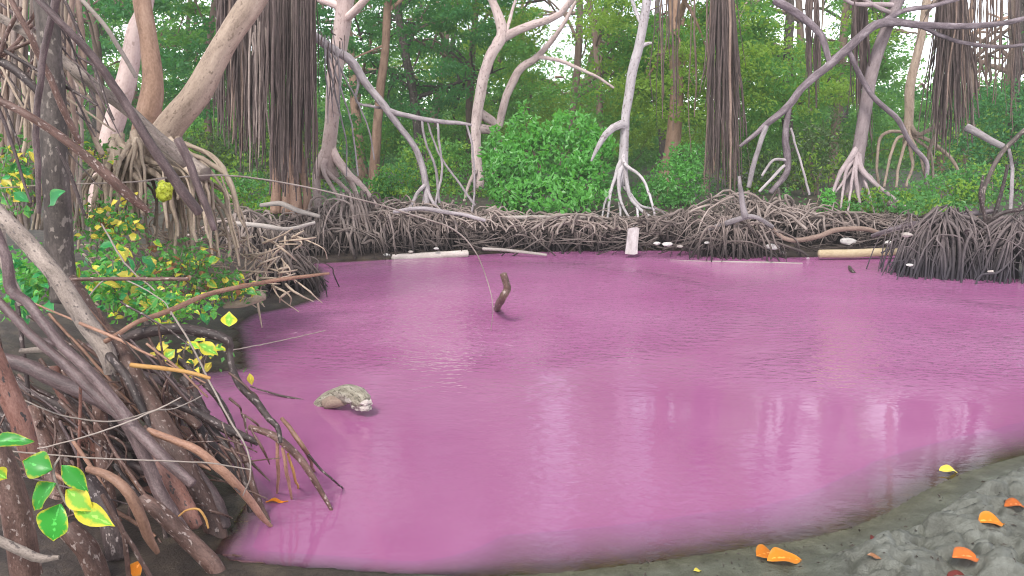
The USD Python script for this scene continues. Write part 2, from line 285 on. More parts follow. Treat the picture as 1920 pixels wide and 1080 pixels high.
gp = put('/World/ground', (np.stack([X.ravel(), Y.ravel(), Z], -1), tri), ground_mat, True, {'mudness': near_at}); tag(gp, 'grey mud shore and dark forest floor around the pink pool', 'ground', kind='structure')

wx, wy = np.arange(-4.6, 12.0, .035), np.arange(2.0, 12.6, .035)
WX, WY = np.meshgrid(wx, wy); WZ, _ = height(WX.ravel(), WY.ravel()); wf = grid_faces(len(wx), len(wy)); wf = wf[(WZ[wf] < .02).any(1)]
used = np.unique(wf); remap = np.full(WX.size, -1); remap[used] = np.arange(len(used)); wf = remap[wf]
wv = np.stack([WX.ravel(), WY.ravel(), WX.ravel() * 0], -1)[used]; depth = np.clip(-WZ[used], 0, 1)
water_mat = M('pink_water', {
    'g': ('geometry', {}), 'a': ('attribute', {'attribute': 'depth'}),
    'mp': ('mapping', {'scale': (1.0, 1.9, 1.0), 'rotation': (0, 0, .35)}), 'n1': ('noise_texture', {'scale': 8.5, 'detail': 2.0, 'roughness': .45, 'distortion': .4}),
    'mp2': ('mapping', {'scale': (1.0, 2.6, 1.0), 'rotation': (0, 0, -.12)}), 'n2': ('noise_texture', {'scale': 17, 'detail': 2, 'roughness': .5}),
    'patch': ('noise_texture', {'scale': .42, 'detail': 1.5}), 'pr': ('map_range', {'from_min': .42, 'from_max': .62, 'to_min': .12, 'to_max': 1.0, 'clamp': True}),
    'wm': ('mapping', {'scale': (1 / 3.0, 1 / 3.1, 0), 'location': (.5 / 3.0, -7.9 / 3.1, 0)}), 'wg': ('gradient_texture', {'gradient_type': 'spherical'}), 'wr': ('map_range', {'from_min': .02, 'from_max': .40, 'to_min': 0, 'to_max': 1.3, 'clamp': True}), 'wx': ('math', {'math_type': 'maximum'}),
    'sx': ('separate_xyz', {}), 'fy': ('map_range', {'from_min': 4.5, 'from_max': 5.8, 'to_min': .07, 'to_max': 1.0, 'clamp': True}),
    'am': ('math', {'math_type': 'multiply'}), 'mx': ('mix', {'fac': .25}), 'hs': ('math', {'math_type': 'multiply'}),
    'b': ('bump', {'strength': 1.0, 'distance': .10}),
    'cn': ('noise_texture', {'scale': .8, 'detail': 3}), 'cr': ('rgb_ramp', {'ramp': [(.35, (.226, .070, .164)), (.65, (.256, .095, .192))]}),
    'dr': ('rgb_ramp', {'ramp': [(0.0, (0, 0, 0)), (.015, (.12, .12, .12)), (.04, (.55, .55, .55)), (.07, (.88, .88, .88)), (.11, (1, 1, 1))]}),
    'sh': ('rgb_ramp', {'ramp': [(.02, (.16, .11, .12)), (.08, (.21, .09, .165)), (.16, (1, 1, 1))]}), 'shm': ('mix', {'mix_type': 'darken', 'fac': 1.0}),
    'df': ('diffuse_bsdf', {}), 'tr': ('transparent_bsdf', {'color': (.92, .80, .66)}), 'gl': ('glossy_bsdf', {'color': (1, 1, 1), 'roughness': .045, 'distribution': 'ggx'}),
    'fr': ('fresnel', {'IOR': 1.36}), 'm1': ('mix_closure', {}), 'm2': ('mix_closure', {})},
    [('g.position', 'mp.vector'), ('mp.vector', 'n1.vector'), ('g.position', 'mp2.vector'), ('mp2.vector', 'n2.vector'), ('g.position', 'patch.vector'), ('patch.fac', 'pr.value'), ('g.position', 'sx.vector'), ('sx.y', 'fy.value'),
     ('g.position', 'wm.vector'), ('wm.vector', 'wg.vector'), ('wg.fac', 'wr.value'), ('wr.result', 'wx.value1'), ('pr.result', 'wx.value2'), ('wx.value', 'am.value1'), ('fy.result', 'am.value2'), ('n1.fac', 'mx.color1'), ('n2.fac', 'mx.color2'), ('mx.color', 'hs.value1'), ('am.value', 'hs.value2'), ('hs.value', 'b.height'),
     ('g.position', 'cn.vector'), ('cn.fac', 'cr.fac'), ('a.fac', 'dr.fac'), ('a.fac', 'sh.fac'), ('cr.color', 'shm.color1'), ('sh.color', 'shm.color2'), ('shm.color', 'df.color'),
     ('b.normal', 'gl.normal'), ('b.normal', 'fr.normal'), ('dr.color', 'm1.fac'), ('tr.BSDF', 'm1.closure1'), ('df.BSDF', 'm1.closure2'), ('fr.fac', 'm2.fac'), ('m1.closure', 'm2.closure1'), ('gl.BSDF', 'm2.closure2')], 'm2.closure')
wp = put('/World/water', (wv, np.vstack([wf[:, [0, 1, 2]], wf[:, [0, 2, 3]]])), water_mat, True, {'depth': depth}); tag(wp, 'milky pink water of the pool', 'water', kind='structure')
def gz(x, y): return float(height(np.array([x]), np.array([y]))[0][0])

# ------------------------------------------------------------------ trees
def branch_to(a, b, r0, r1, seed, sides=5, n=7, sag=.12):
    g = rng(seed); a, b = np.asarray(a), np.asarray(b); L = np.linalg.norm(b - a)
    m = (a * .55 + b * .45) + g.normal(size=3) * L * .09 + [0, 0, L * sag]
    m2 = (a * .25 + b * .75) + g.normal(size=3) * L * .07 + [0, 0, L * sag * .6]
    return tube([a, m, m2, b], [r0, r0 * .72 + r1 * .28, r0 * .35 + r1 * .65, r1], sides, n, .10, seed, .5)
GAPS = [(1722, 60, .07), (1480, 42, .13), (1845, 34, .08), (1556, 18, .22), (1222, 32, .16), (1345, 8, .24), (680, 12, .24), (1050, 24, .085), (1612, 10, .28), (560, 20, .30)]
def in_gap(c, g):                # openings in the canopy where the sky comes through
    x, tz = 960 + F * c[0] / c[1] * math.cos(PITCH), (c[2] - 1.5) / c[1]
    return any(abs(x - gx_) < gw_ * (1.0 + .25 * g.normal()) + .42 * F / c[1] and tz > th_ for gx_, gw_, th_ in GAPS)
def crown(t, anchors, centre, radii, n_spray, per, size, mat, bark_mat, seed, spray=(.55, .55, .16), limb_r=.05, twigs=True, low=None):
    """Sprays of leaves spread through an ellipsoid, each on a twig of the nearest anchor point."""
    g = rng(seed); cs = []; tries = 0
    while len(cs) < n_spray:
        q = g.uniform(-1, 1, 3); rr = np.linalg.norm(q)
        if rr > 1 or rr < .25: continue
        c = np.asarray(centre) + q * radii
        if (low is not None and c[2] < low) or in_gap(c, g): tries += 1; cs += [] ; 
        else: cs.append(c)
        if tries > 4000: break
    cs = np.array(cs); pts, tw = [], []
    for i, c in enumerate(cs):
        m = int(per * g.uniform(.6, 1.4)); sc = g.uniform(.65, 1.35); o = np.clip(g.normal(size=(m, 3)) * .5, -1.2, 1.2) * np.array(spray) * sc
        o[:, 2] -= .25 * (o[:, 0] ** 2 + o[:, 1] ** 2) / (spray[0] * sc)
        pts.append(c + o)
        if twigs:
            dd_ = ((anchors - c) ** 2 * [1, 1, 1.6]).sum(1); a = anchors[np.argsort(dd_)[int(g.integers(min(5, len(anchors))))]]
            if np.linalg.norm(a - c) < 1.5: tw.append(branch_to(a, c, limb_r * .35, .006, seed + 31 * i, 4, 6))
    v, f = leafcloud(np.vstack(pts), size, seed + 5)
    t.part('crown', (v, f), mat, smooth=False)
    if tw: t.part('twigs', join(tw), bark_mat, kind='stuff')
def along(tb_pts, k=8, lo=.35):
    p = spline(tb_pts, 40); return p[np.linspace(int(40 * lo), 39, k).astype(int)]

def bg_tree(label, x, d, w, lean=0., h=8.5, mat=brown_bark, leaf=leaf_mid, seed=0, n_spray=46, per=150, size=.10, rad=2.4, zc=5.6, low=1.9, group=None, name='mangrove_tree', nl=5, rz=3.4, bend=.3):
    g = rng(seed); b = P(x, 330, d); b[2] = gz(b[0], b[1]) - .05; r = PX(w, b) / 2 * .62
    pts = [b, b + [lean * .25 + g.normal() * .1, 0, h * .22], b + [lean * .5 + g.normal() * bend, g.normal() * .2, h * .45], b + [lean * .85 + g.normal() * bend, g.normal() * .3, h * .7], b + [lean + g.normal() * bend, 0, h]]
    t = Thing(name, label, 'tree', b, group)
    t.part('trunk', tube(pts, [r * 1.25, r, r * .85, r * .6, r * .25], 8, 30, .1, seed, .8), mat)
    A = [along(pts, 6)]
    for k in range(nl):
        u = g.uniform(.24, .8); s = spline(pts, 40)[int(39 * u)]; an = g.uniform(0, 6.28); L = rad * g.uniform(.5, 1.05); e = s + [math.cos(an) * L, math.sin(an) * L * .8, g.uniform(.2, 1.6)]
        m = s * .5 + e * .5 + [0, 0, g.uniform(-.1, .35)] + g.normal(size=3) * .15
        t.part('limb', tube([s, m, e], [r * .5, r * .35, r * .12], 6, 14, .12, seed + k, 1.2), mat); A.append(along([s, m, e], 5, .3))
        s2 = m; e2 = m + [math.cos(an + 1.1) * L * .5, math.sin(an + 1.1) * L * .5, g.uniform(.1, .8)]
        t.part('limb', tube([s2, (s2 + e2) / 2 + g.normal(size=3) * .12, e2], [r * .28, r * .2, r * .08], 5, 10, .12, seed + k + 77, 1.2), mat); A.append(along([s2, (s2 + e2) / 2, e2], 3, .5))
    crown(t, np.vstack(A), b + [lean * .7, 0, zc], (rad, rad * .9, rz), n_spray, per, size, leaf, mat, seed, low=b[2] + low, limb_r=r)
    return t

# background trees, nearest first
bg = [
    ('slim brown mangrove left of the leaning pale limb, behind the front trees', 400, 17, 20, .4, leaf_emerald, brown_bark, 0),
    ('brown mangrove with a dark green crown behind the left hanging root curtain', 530, 20, 24, -.5, leaf_mid, brown_bark, 0),
    ('rusty trunked mangrove just right of the pink trunk with wide root flare', 700, 18, 26, .8, leaf_emerald, rust_bark, 0),
    ('thin dark mangrove midway between pink trunk and twin pale trunks', 790, 22, 26, -.2, leaf_emerald, dark_bark, 0),
    ('brown mangrove standing far back behind the twin pale trunks', 880, 24, 22, .5, leaf_mid, brown_bark, 0),
    ('yellow-green leaved mangrove behind the round leafy bush', 1050, 22, 24, .6, leaf_yellow, brown_bark, -.3),
    ('brown mangrove with many dark limbs just left of the white trunk', 1130, 19, 20, -.4, leaf_mid, brown_bark, 0),
    ('brown forked mangrove just right of the white trunk', 1245, 17, 40, .55, leaf_yellow, rust_bark, 0),
    ('slender tan mangrove stem left of the dark root column', 1320, 18, 22, .5, leaf_mid, pale_tan, 0),
    ('dark mangrove with olive leaves behind the crossing grey limb', 1480, 20, 30, -.3, leaf_yellow, dark_bark, 0),
    ('mid green mangrove seen between the crossing limb and the lilac trunk', 1560, 22, 26, .2, leaf_mid, brown_bark, 0),
    ('dark mangrove at the right edge behind the big root dome', 1900, 19, 28, -.4, leaf_emerald, dark_bark, 0),
    ('emerald leaved mangrove beyond the right hanging root curtain', 1800, 22, 26, .3, leaf_emerald, brown_bark, 0),
    ('shadowy mangrove at the far left behind the crossing grey rods', 190, 15, 24, .2, leaf_emerald, brown_bark, 0),
]
for i, (lab, x, d, w, lean, lf, bk, dz) in enumerate(bg):
    bg_tree(lab, x, d, w, lean, 10.5, bk, lf, 100 + i * 13, 76, 155, .105, 2.8, 5.9 + dz, 1.7, rz=4.7)
gtxt = 'distant mangroves deep in the forest'
r_ = rng(77)
for i in range(22):
    x = -350 + 2600 * (i + .5) / 22 + r_.uniform(-45, 45); d = r_.uniform(25, 36); lf = [leaf_emerald, leaf_mid, leaf_yellow, leaf_mid][i % 4]
    if 950 < x < 1550: lf = [leaf_yellow, leaf_mid][i % 2]
    bg_tree('distant mangrove deep in the forest, its crown merging with the others', x, d, r_.uniform(18, 30), r_.uniform(-1, 1), 9.5, [brown_bark, dark_bark, rust_bark][i % 3], lf, 900 + i * 17, 60, 140, .15, 3.4, 4.6, .7, gtxt, 'mangrove_tree', 4, 4.2)
# far wood that reads as one mass
g = rng(5); N = 680; c0 = np.stack([g.uniform(-46, 46, N), g.uniform(40, 56, N), g.uniform(.2, 9.0, N) * g.uniform(.35, 1, N)], -1); c0 = np.array([c for c in c0 if not in_gap(c, g)]); N = len(c0)
c0 = np.vstack([c0, np.stack([g.uniform(-46, 46, 420), g.uniform(42, 58, 420), g.uniform(.2, 4.2, 420)], -1)]); N = len(c0)
far_pts = np.repeat(c0, 200, 0) + g.normal(size=(N * 200, 3)) * [1.6, 1.2, .7]
single('far_forest', leafcloud(far_pts, .30, 9), leaf_mid, 'far green forest mass closing the view behind the trees', 'forest', kind='stuff', smooth=False)

WS = .64
# --- named trees in front ------------------------------------------------------
def trunk_tree(name, label, pp, mat, leafm, seed, top_h=7.6, rad=1.9, n_spray=6, size=.10, roots=(), extra=(), zc=None, lean=(0, 0), per=130, root_mat=None, low=None, sides=12):
    pts = [P(x, y, d) for x, y, d, w in pp]; rr = [PX(w, p) / 2 * WS for (x, y, d, w), p in zip(pp, pts)]
    base = pts[0].copy(); t = Thing(name, label, 'tree', (base[0], base[1], gz(base[0], base[1])))
    top = pts[-1]; d = top - pts[-2]; d /= np.linalg.norm(d)
    tp = top + d * (top_h - top[2]) * .5 + [0, 0, .2]; tp2 = np.array([tp[0] + lean[0], tp[1] + lean[1], top_h])
    allp = pts + [tp, tp2]; allr = rr + [rr[-1] * .75, rr[-1] * .3]
    t.part('trunk', tube(allp, allr, sides, 46, .10, seed, .5), mat)
    ax = spline(pts, 60)
    def rooted(q, up, sides, sd, wob):
        pp_, rr_ = [], []
        for x, y, d, w in q: p = P(x, y, d); pp_.append(p); rr_.append(PX(w, p) / 2 * WS)
        a = ax[np.argmin(np.linalg.norm(ax - (pp_[0] + [0, 0, up]), axis=1))]
        if np.linalg.norm(a - pp_[0]) < .7: pp_.insert(0, a); rr_.insert(0, rr_[0] * 1.25)
        return tube(pp_, rr_, sides, None, .17, sd, wob)
    for k, q in enumerate(extra): t.part('limb', rooted(q, -.08, 9, seed + 20 + k, 1.1), mat)
    for k, q in enumerate(roots): t.part('prop_root', rooted(q, .22, 7, seed + 50 + k, 1.0), root_mat or mat)
    A = [along(allp, 8, .6)]; g = rng(seed)
    for k in range(6):
        s = spline(allp, 40)[int(39 * g.uniform(.62, .95))]; an = g.uniform(0, 6.28); L = rad * g.uniform(.6, 1.0); e = s + [math.cos(an) * L, math.sin(an) * L, g.uniform(.1, 1.4)]; m = (s + e) / 2 + g.normal(size=3) * .2
        t.part('limb', tube([s, m, e], [rr[-1] * .5, rr[-1] * .35, .015], 6, 14, .12, seed + k, 1.), mat); A.append(along([s, m, e], 5))
    crown(t, np.vstack(A), np.array([tp2[0], tp2[1], zc or top_h - 1.2]), (rad, rad, 1.9), n_spray, per, size, leafm, mat, seed, low=low)
    return t
trunk_tree('mangrove_tree', 'pale pink mangrove trunk with broad flaring foot, right of the hanging root curtain',
    [(618, 330, 12.5, 64), (616, 300, 12.5, 46), (622, 230, 12.5, 42), (634, 120, 12.5, 46), (650, -10, 12.5, 50)], pink_bark, leaf_emerald, 301,
    roots=[[(600, 300, 12.4, 26), (594, 350, 12.2, 24), (604, 420, 12.0, 26), (600, 482, 11.3, 22)], [(632, 300, 12.4, 26), (652, 325, 12.2, 24), (680, 350, 12.0, 16), (735, 420, 11.8, 10)], [(640, 310, 12.5, 20), (668, 370, 12.6, 14), (690, 430, 12.4, 12)],
           [(608, 315, 12.3, 16), (640, 345, 12.0, 12), (690, 400, 11.8, 10), (760, 470, 11.3, 9)], [(606, 320, 12.2, 14), (640, 380, 11.9, 10), (670, 440, 11.7, 9)]])
trunk_tree('mangrove_tree', 'twin trunked pale pink mangrove forking at the top, left of the leafy bush',
    [(898, 350, 15.5, 34), (893, 270, 15.5, 30), (897, 190, 15.5, 32), (915, 115, 15.5, 32), (942, 66, 15.5, 34), (925, 10, 15.5, 24), (905, -30, 15.5, 22)], pale_pink, leaf_mid, 317,
    extra=[[(938, 75, 15.5, 30), (985, 52, 15.4, 24), (1040, 32, 15.3, 20), (1090, -20, 15.2, 18)], [(930, 240, 15.8, 24), (948, 180, 15.8, 24), (970, 130, 15.8, 24), (1005, 105, 15.8, 20), (1050, 60, 15.8, 14), (1080, 0, 15.8, 10)],
           [(1000, 106, 15.8, 12), (1060, 118, 15.7, 11), (1110, 140, 15.6, 9), (1150, 165, 15.6, 7)], [(950, 60, 15.5, 12), (960, 20, 15.6, 9), (975, -20, 15.6, 8)]],
    roots=[[(930, 240, 15.8, 24), (925, 300, 15.8, 22), (930, 370, 15.7, 22)], [(893, 320, 15.4, 14), (880, 350, 15.2, 10), (870, 390, 15.0, 9)]])
wt = trunk_tree('mangrove_tree', 'slim white mangrove trunk with a broken stub, right of the leafy bush',
    [(1166, 345, 12.8, 32), (1168, 290, 12.8, 28), (1170, 225, 12.8, 26), (1182, 160, 12.8, 28), (1200, 85, 12.8, 28), (1216, -10, 12.8, 26)], white_bark, leaf_mid, 333,
    extra=[[(1166, 232, 12.7, 26), (1140, 245, 12.6, 22), (1118, 275, 12.5, 14), (1106, 300, 12.5, 6)], [(1210, 83, 12.8, 12), (1222, 80, 12.8, 7)]],
    roots=[[(1158, 318, 12.7, 13), (1146, 360, 12.5, 9), (1138, 415, 12.3, 7)], [(1172, 305, 12.7, 11), (1200, 330, 12.5, 9), (1222, 372, 12.3, 8), (1234, 425, 12.2, 6)], [(1174, 335, 12.7, 14), (1185, 372, 12.5, 11), (1215, 402, 12.3, 9), (1260, 440, 12.0, 6)], [(1160, 335, 12.6, 13), (1164, 380, 12.5, 9), (1190, 425, 12.3, 6)], [(1190, 375, 12.5, 8), (1195, 410, 12.3, 7), (1188, 445, 12.0, 5)], [(1164, 330, 12.7, 12), (1160, 372, 12.6, 9), (1166, 425, 12.4, 6)], [(1200, 385, 12.4, 8), (1240, 395, 12.3, 6), (1252, 425, 12.1, 5)], [(1150, 345, 12.6, 8), (1132, 385, 12.4, 6), (1128, 430, 12.2, 5)]])
trunk_tree('mangrove_tree', 'leaning lilac grey mangrove trunk with splayed foot, right of the crossing limb',
    [(1596, 372, 12.5, 66), (1600, 335, 12.6, 54), (1606, 300, 12.6, 40), (1620, 230, 12.6, 36), (1638, 130, 12.6, 36), (1668, 40, 12.6, 34), (1690, -20, 12.6, 32)], lilac_bark, leaf_emerald, 349,
    roots=[[(1595, 300, 12.5, 18), (1575, 330, 12.3, 12), (1562, 365, 12.1, 9), (1556, 400, 12.0, 7)], [(1590, 318, 12.4, 12), (1582, 350, 12.3, 9), (1576, 395, 12.1, 6)], [(1612, 310, 12.4, 20), (1632, 338, 12.2, 13), (1680, 372, 12.0, 10), (1720, 402, 11.8, 6)], [(1604, 320, 12.3, 13), (1608, 360, 12.2, 10), (1614, 400, 12.1, 7)],
           [(1600, 320, 12.3, 10), (1594, 360, 12.2, 8), (1590, 400, 12.0, 6)], [(1614, 325, 12.4, 11), (1628, 355, 12.2, 8), (1640, 400, 12.1, 6)], [(1588, 330, 12.4, 9), (1568, 360, 12.2, 7), (1545, 400, 12.0, 5)], [(1618, 318, 12.5, 12), (1648, 350, 12.4, 9), (1662, 400, 12.2, 6)]])
trunk_tree('mangrove_tree', 'tan mangrove trunk with high arching prop roots behind the lilac trunk',
    [(1703, 270, 15.5, 30), (1704, 220, 15.5, 26), (1706, 160, 15.5, 26), (1722, 90, 15.5, 24), (1740, -10, 15.5, 22)], pale_tan, leaf_emerald, 365, n_spray=16,
    roots=[[(1700, 248, 15.4, 10), (1668, 247, 15.3, 10), (1650, 262, 15.3, 9), (1646, 310, 15.2, 8), (1648, 345, 15.2, 8)], [(1698, 252, 15.3, 9), (1680, 262, 15.2, 9), (1668, 300, 15.1, 8), (1658, 350, 15.0, 7)], [(1712, 250, 15.4, 12), (1750, 270, 15.2, 11), (1785, 300, 15.1, 10), (1800, 330, 15.0, 8)],
           [(1706, 265, 15.4, 12), (1712, 310, 15.3, 9), (1700, 350, 15.2, 8)], [(1700, 262, 15.4, 10), (1688, 300, 15.2, 9), (1678, 350, 15.0, 8)], [(1715, 258, 15.4, 10), (1745, 285, 15.2, 8), (1750, 345, 15.1, 7)], [(1722, 250, 15.3, 12), (1770, 230, 15.2, 11), (1745, 270, 15.0, 9), (1735, 330, 15.0, 8)], [(1708, 260, 15.3, 9), (1728, 300, 15.1, 8), (1738, 350, 15.0, 7)]])
WS = .82
# left group of trunks
lt = Thing('mangrove_tree', 'big three stemmed mangrove leaning right, rising from the left root mound', 'tree', (P(290, 400, 6.6)[0], 6.6, .4))
lt.part('trunk', ptube([(285, 300, 6.6, 80), (320, 235, 6.5, 64), (375, 165, 6.4, 60), (420, 95, 6.4, 52), (470, 15, 6.4, 58), (510, -70, 6.4, 54), (590, -220, 6.5, 40), (640, -420, 6.6, 22)], 14, 60, .09, 401, .5), pale_tan, 'thick pale tan stem leaning to the right')
lt.part('trunk', ptube([(268, 330, 6.8, 70), (276, 235, 6.7, 58), (284, 160, 6.7, 46), (276, 80, 6.7, 40), (262, -20, 6.7, 38), (250, -200, 6.8, 30), (240, -420, 6.9, 18)], 12, 50, .08, 402, .4), rust_bark, 'upright brown stem')
lt.part('trunk', ptube([(180, 420, 7.4, 46), (200, 280, 7.4, 44), (232, 160, 7.4, 44), (250, 60, 7.4, 36), (275, -20, 7.5, 32), (300, -300, 7.6, 18)], 12, 46, .08, 403, .4), pink_bark, 'pink stem behind the brown one')
A = np.array([P(590, -220, 6.5), P(640, -420, 6.6), P(250, -200, 6.8), P(240, -420, 6.9), P(300, -300, 7.6)])
crown(lt, A, P(430, -420, 6.7), (2.1, 1.8, 1.0), 26, 140, .09, leaf_mid, brown_bark, 405)
# the root mound under it
g = rng(411)
for k in range(110):
    x0 = g.uniform(205, 340); y0 = g.uniform(250, 330); x1 = 300 + (x0 - 275) * 1.9 + g.uniform(-40, 60); y1 = g.uniform(360, 500); d = 6.4 + g.uniform(-.5, .3)
    lt.part('prop_root', ptube([(x0, y0, d + .1, g.uniform(9, 22)), ((x0 + x1) / 2 + (x1 - x0) * .25, (y0 + y1) / 2 - 20, d - .2, g.uniform(5, 14)), (x1, y1, d - .35, g.uniform(4, 9))], 6, 14, .18, 411 + k, 2.0), tan_root)
single('broken_log', ptube([(300, 262, 6.0, 40), (350, 300, 5.9, 44), (385, 325, 5.8, 36)], 12, 16, .22, 471, .6), near_pale, 'grey broken log end with dark hollow, below the leaning tan stem', 'log')
single('moss_tuft', lump(P(309, 357, 5.6), PX(17, P(309, 357, 5.6)), 3, 3, .4, (.9, .9, 1.1)), plain_leaf('moss', (.30, .33, .02), (.24, .26, .02)), 'bright yellow-green tuft on the left root mound', 'moss')

WS = .66
# arching grey limb
al = Thing('arching_mangrove', 'arching grey mangrove limb bending down from the root curtain, with drop roots', 'tree', (P(800, 400, 11.9)[0], 11.9, .4))
al.part('trunk', ptube([(440, -130, 11.2, 34), (520, -5, 11.4, 30), (565, 50, 11.5, 26), (605, 85, 11.6, 26), (655, 112, 11.7, 27), (690, 160, 11.8, 22), (724, 204, 11.8, 22), (752, 240, 11.9, 18), (782, 285, 11.9, 18), (796, 340, 11.9, 20), (798, 395, 11.9, 24)], 11, 70, .12, 501, 1.0), grey_limb)
al.part('limb', ptube([(722, 204, 11.8, 18), (755, 215, 11.8, 15), (800, 224, 11.8, 14), (850, 228, 11.8, 12), (885, 234, 11.8, 8)], 9, 26, .12, 502, .9), grey_limb)
for k, q in enumerate([[(790, 222, 11.8, 8), (800, 270, 11.8, 7), (815, 310, 11.8, 8), (825, 380, 11.8, 8)], [(820, 225, 11.8, 7), (826, 290, 11.8, 7), (828, 330, 11.8, 7), (815, 385, 11.8, 8)], [(875, 233, 11.8, 7), (886, 280, 11.8, 6), (890, 340, 11.8, 6), (885, 400, 11.8, 6)],
        [(800, 224, 11.8, 6), (812, 260, 11.8, 6), (830, 300, 11.8, 6), (866, 350, 11.8, 7), (890, 385, 11.8, 8)], [(796, 345, 11.9, 12), (780, 365, 11.8, 10), (762, 400, 11.6, 9)], [(800, 355, 11.9, 12), (812, 380, 11.8, 10), (830, 400, 11.7, 8)],
        [(616, 95, 11.6, 6), (640, 170, 11.5, 5), (660, 240, 11.4, 5), (672, 330, 11.3, 5)], [(622, 98, 11.6, 6), (660, 170, 11.5, 5), (690, 240, 11.4, 5), (702, 300, 11.3, 4)], [(610, 90, 11.6, 6), (630, 180, 11.5, 5), (648, 260, 11.4, 5), (650, 330, 11.3, 4)], [(660, 115, 11.7, 8), (672, 150, 11.8, 8), (668, 190, 11.9, 7), (700, 200, 11.9, 8), (735, 205, 11.9, 6)]]):
    al.part('drop_root', ptube(q, 7, None, .1, 510 + k, .8), grey_limb)

WS = .74
# crossing limb on the right
cl = Thing('crossing_mangrove', 'bare crossing mangrove limb, pale at its forked foot and dark above, left of lilac trunk', 'tree', (P(1410, 350, 12.2)[0], 12.2, .4))
cl.part('trunk', ptube([(1388, 272, 12.1, 8), (1430, 240, 12.1, 15), (1470, 212, 12.2, 19), (1510, 160, 12.2, 20), (1555, 122, 12.2, 22), (1592, 86, 12.2, 22), (1650, 44, 12.3, 22), (1720, 44, 12.5, 18), (1800, 50, 12.6, 16), (1890, 42, 12.8, 13), (1990, 20, 13, 11)], 10, 64, .12, 551, .9), purple_limb)
for k, q in enumerate([[(1436, 236, 12.1, 14), (1425, 275, 12.0, 13), (1412, 320, 12.0, 13), (1404, 350, 12.0, 12)], [(1478, 205, 12.2, 14), (1472, 250, 12.2, 17), (1476, 295, 12.2, 18), (1474, 325, 12.2, 16), (1445, 360, 12.1, 13)], [(1456, 0, 12.4, 22), (1490, 20, 12.4, 20), (1520, 45, 12.4, 18), (1545, 75, 12.3, 16), (1556, 120, 12.2, 14)],
        [(1590, 90, 12.2, 13), (1612, 140, 12.3, 14), (1640, 185, 12.3, 13), (1685, 225, 12.3, 14), (1708, 270, 12.3, 12), (1738, 305, 12.2, 12), (1735, 345, 12.1, 8)], [(1650, 45, 12.3, 14), (1690, 22, 12.5, 13), (1760, 8, 12.6, 11), (1850, -20, 12.8, 8)], [(1720, 46, 12.5, 11), (1790, 75, 12.7, 10), (1860, 88, 12.8, 9), (1950, 80, 12.9, 8)]]):
    cl.part('limb', ptube(q, 8, None, .13, 560 + k, .9), grey_limb if k == 0 else purple_limb, 'pale grey forked foot' if k == 0 else None)
for k, q in enumerate([[(1474, 310, 12.2, 9), (1455, 325, 12.1, 8), (1425, 360, 12.0, 7)], [(1480, 300, 12.2, 8), (1450, 300, 12.1, 7), (1430, 330, 12.0, 7)], [(1482, 240, 12.2, 6), (1500, 300, 12.2, 6), (1518, 365, 12.1, 6)]]):
    cl.part('drop_root', ptube(q, 7, None, .1, 575 + k, .8), grey_limb)

WS = 1.0
# hanging aerial roots
def curtain(label, x0, x1, ytop, ybot, d, n, nfine, mats, seed, w=(4, 8), conv=None, spread=.35):
    g = rng(seed); c = P((x0 + x1) / 2, ytop, d); t = Thing('hanging_aerial_roots', label, 'aerial roots', c)
    def one(wd, i):
        u = g.uniform(); x = x0 + (x1 - x0) * u; yb = ybot(u) + g.normal() * 20 - (g.uniform() < .42) * g.uniform(20, 190); dd = d + g.normal() * spread; y0 = ytop + g.uniform(-25, 10)
        xe = x + g.normal() * 5 if conv is None else conv(x, g)
        return ptube([(x, y0, dd, wd), (x + g.normal() * 2 + (xe - x) * .3, y0 + (yb - y0) * .35, dd, wd * 1.05), (x + (xe - x) * .7 + g.normal() * 3, y0 + (yb - y0) * .7, dd, wd * .95), (xe, yb, dd, wd * .55)], 5, 12, .15, seed + i, 1.0)
    for i in range(n): t.part('aerial_root', one(g.uniform(*w), i), mats[i % len(mats)])
    for k, m in enumerate(mats[:2]):
        if nfine: t.part('fine_root', join([one(g.uniform(1.4, 3.0), 1000 + i) for i in range(nfine // 2)]), m, kind='stuff')
    return t
curtain('dense purple-brown curtain of hanging roots between leaning tan stem and pink trunk', 478, 592, -20, lambda u: 345 - 60 * abs(u - .5) - 60 * (u < .2), 10.6, 62, 160, [strand_bark, strand_bark, brown_bark, strand_bark, pale_strand], 601, (2, 5.5))
curtain('thinner dark fringe of hanging roots left of the dense root curtain', 405, 480, -10, lambda u: 230 + 70 * u, 10.9, 26, 70, [strand_bark, strand_bark, brown_bark], 602, (3, 6))
curtain('short fringe of hanging roots under the bend of the arching limb', 596, 650, 80, lambda u: 240 - 60 * u, 11.3, 5, 8, [strand_bark, grey_limb], 603, (2, 4))
curtain('dark upright column of hanging roots in the middle of the right half', 1336, 1376, -20, lambda u: 345, 14.0, 30, 70, [strand_bark, strand_bark, brown_bark], 604, (2, 5), lambda x, g: 1356 + (x - 1356) * 1.7 + g.normal() * 9)
curtain('dark hanging root strand bundle right of the dark upright column', 1512, 1534, -20, lambda u: 130 + 30 * u, 13.0, 12, 20, [strand_bark], 605, (3, 6))
curtain('dark hanging root bundle crossing the grey limb left of lilac trunk', 1598, 1622, -20, lambda u: 190 + 90 * u, 12.9, 16, 26, [strand_bark], 606, (3, 6.5), lambda x, g: x + 8 + g.normal() * 8)
curtain('ragged brown root curtain hanging at the right, above the arching prop roots', 1760, 1812, -20, lambda u: 262 - 20 * u, 13.6, 46, 90, [strand_bark, strand_bark, brown_bark, pale_strand], 607, (2, 4.5), lambda x, g: x + (x - 1786) * .4 - 8 + g.normal() * 14)
curtain('sparse thin hanging roots near the right edge of the trees', 1815, 1910, -20, lambda u: 130 + 90 * u, 13.8, 12, 20, [strand_bark, brown_bark], 608, (2.5, 4.5))
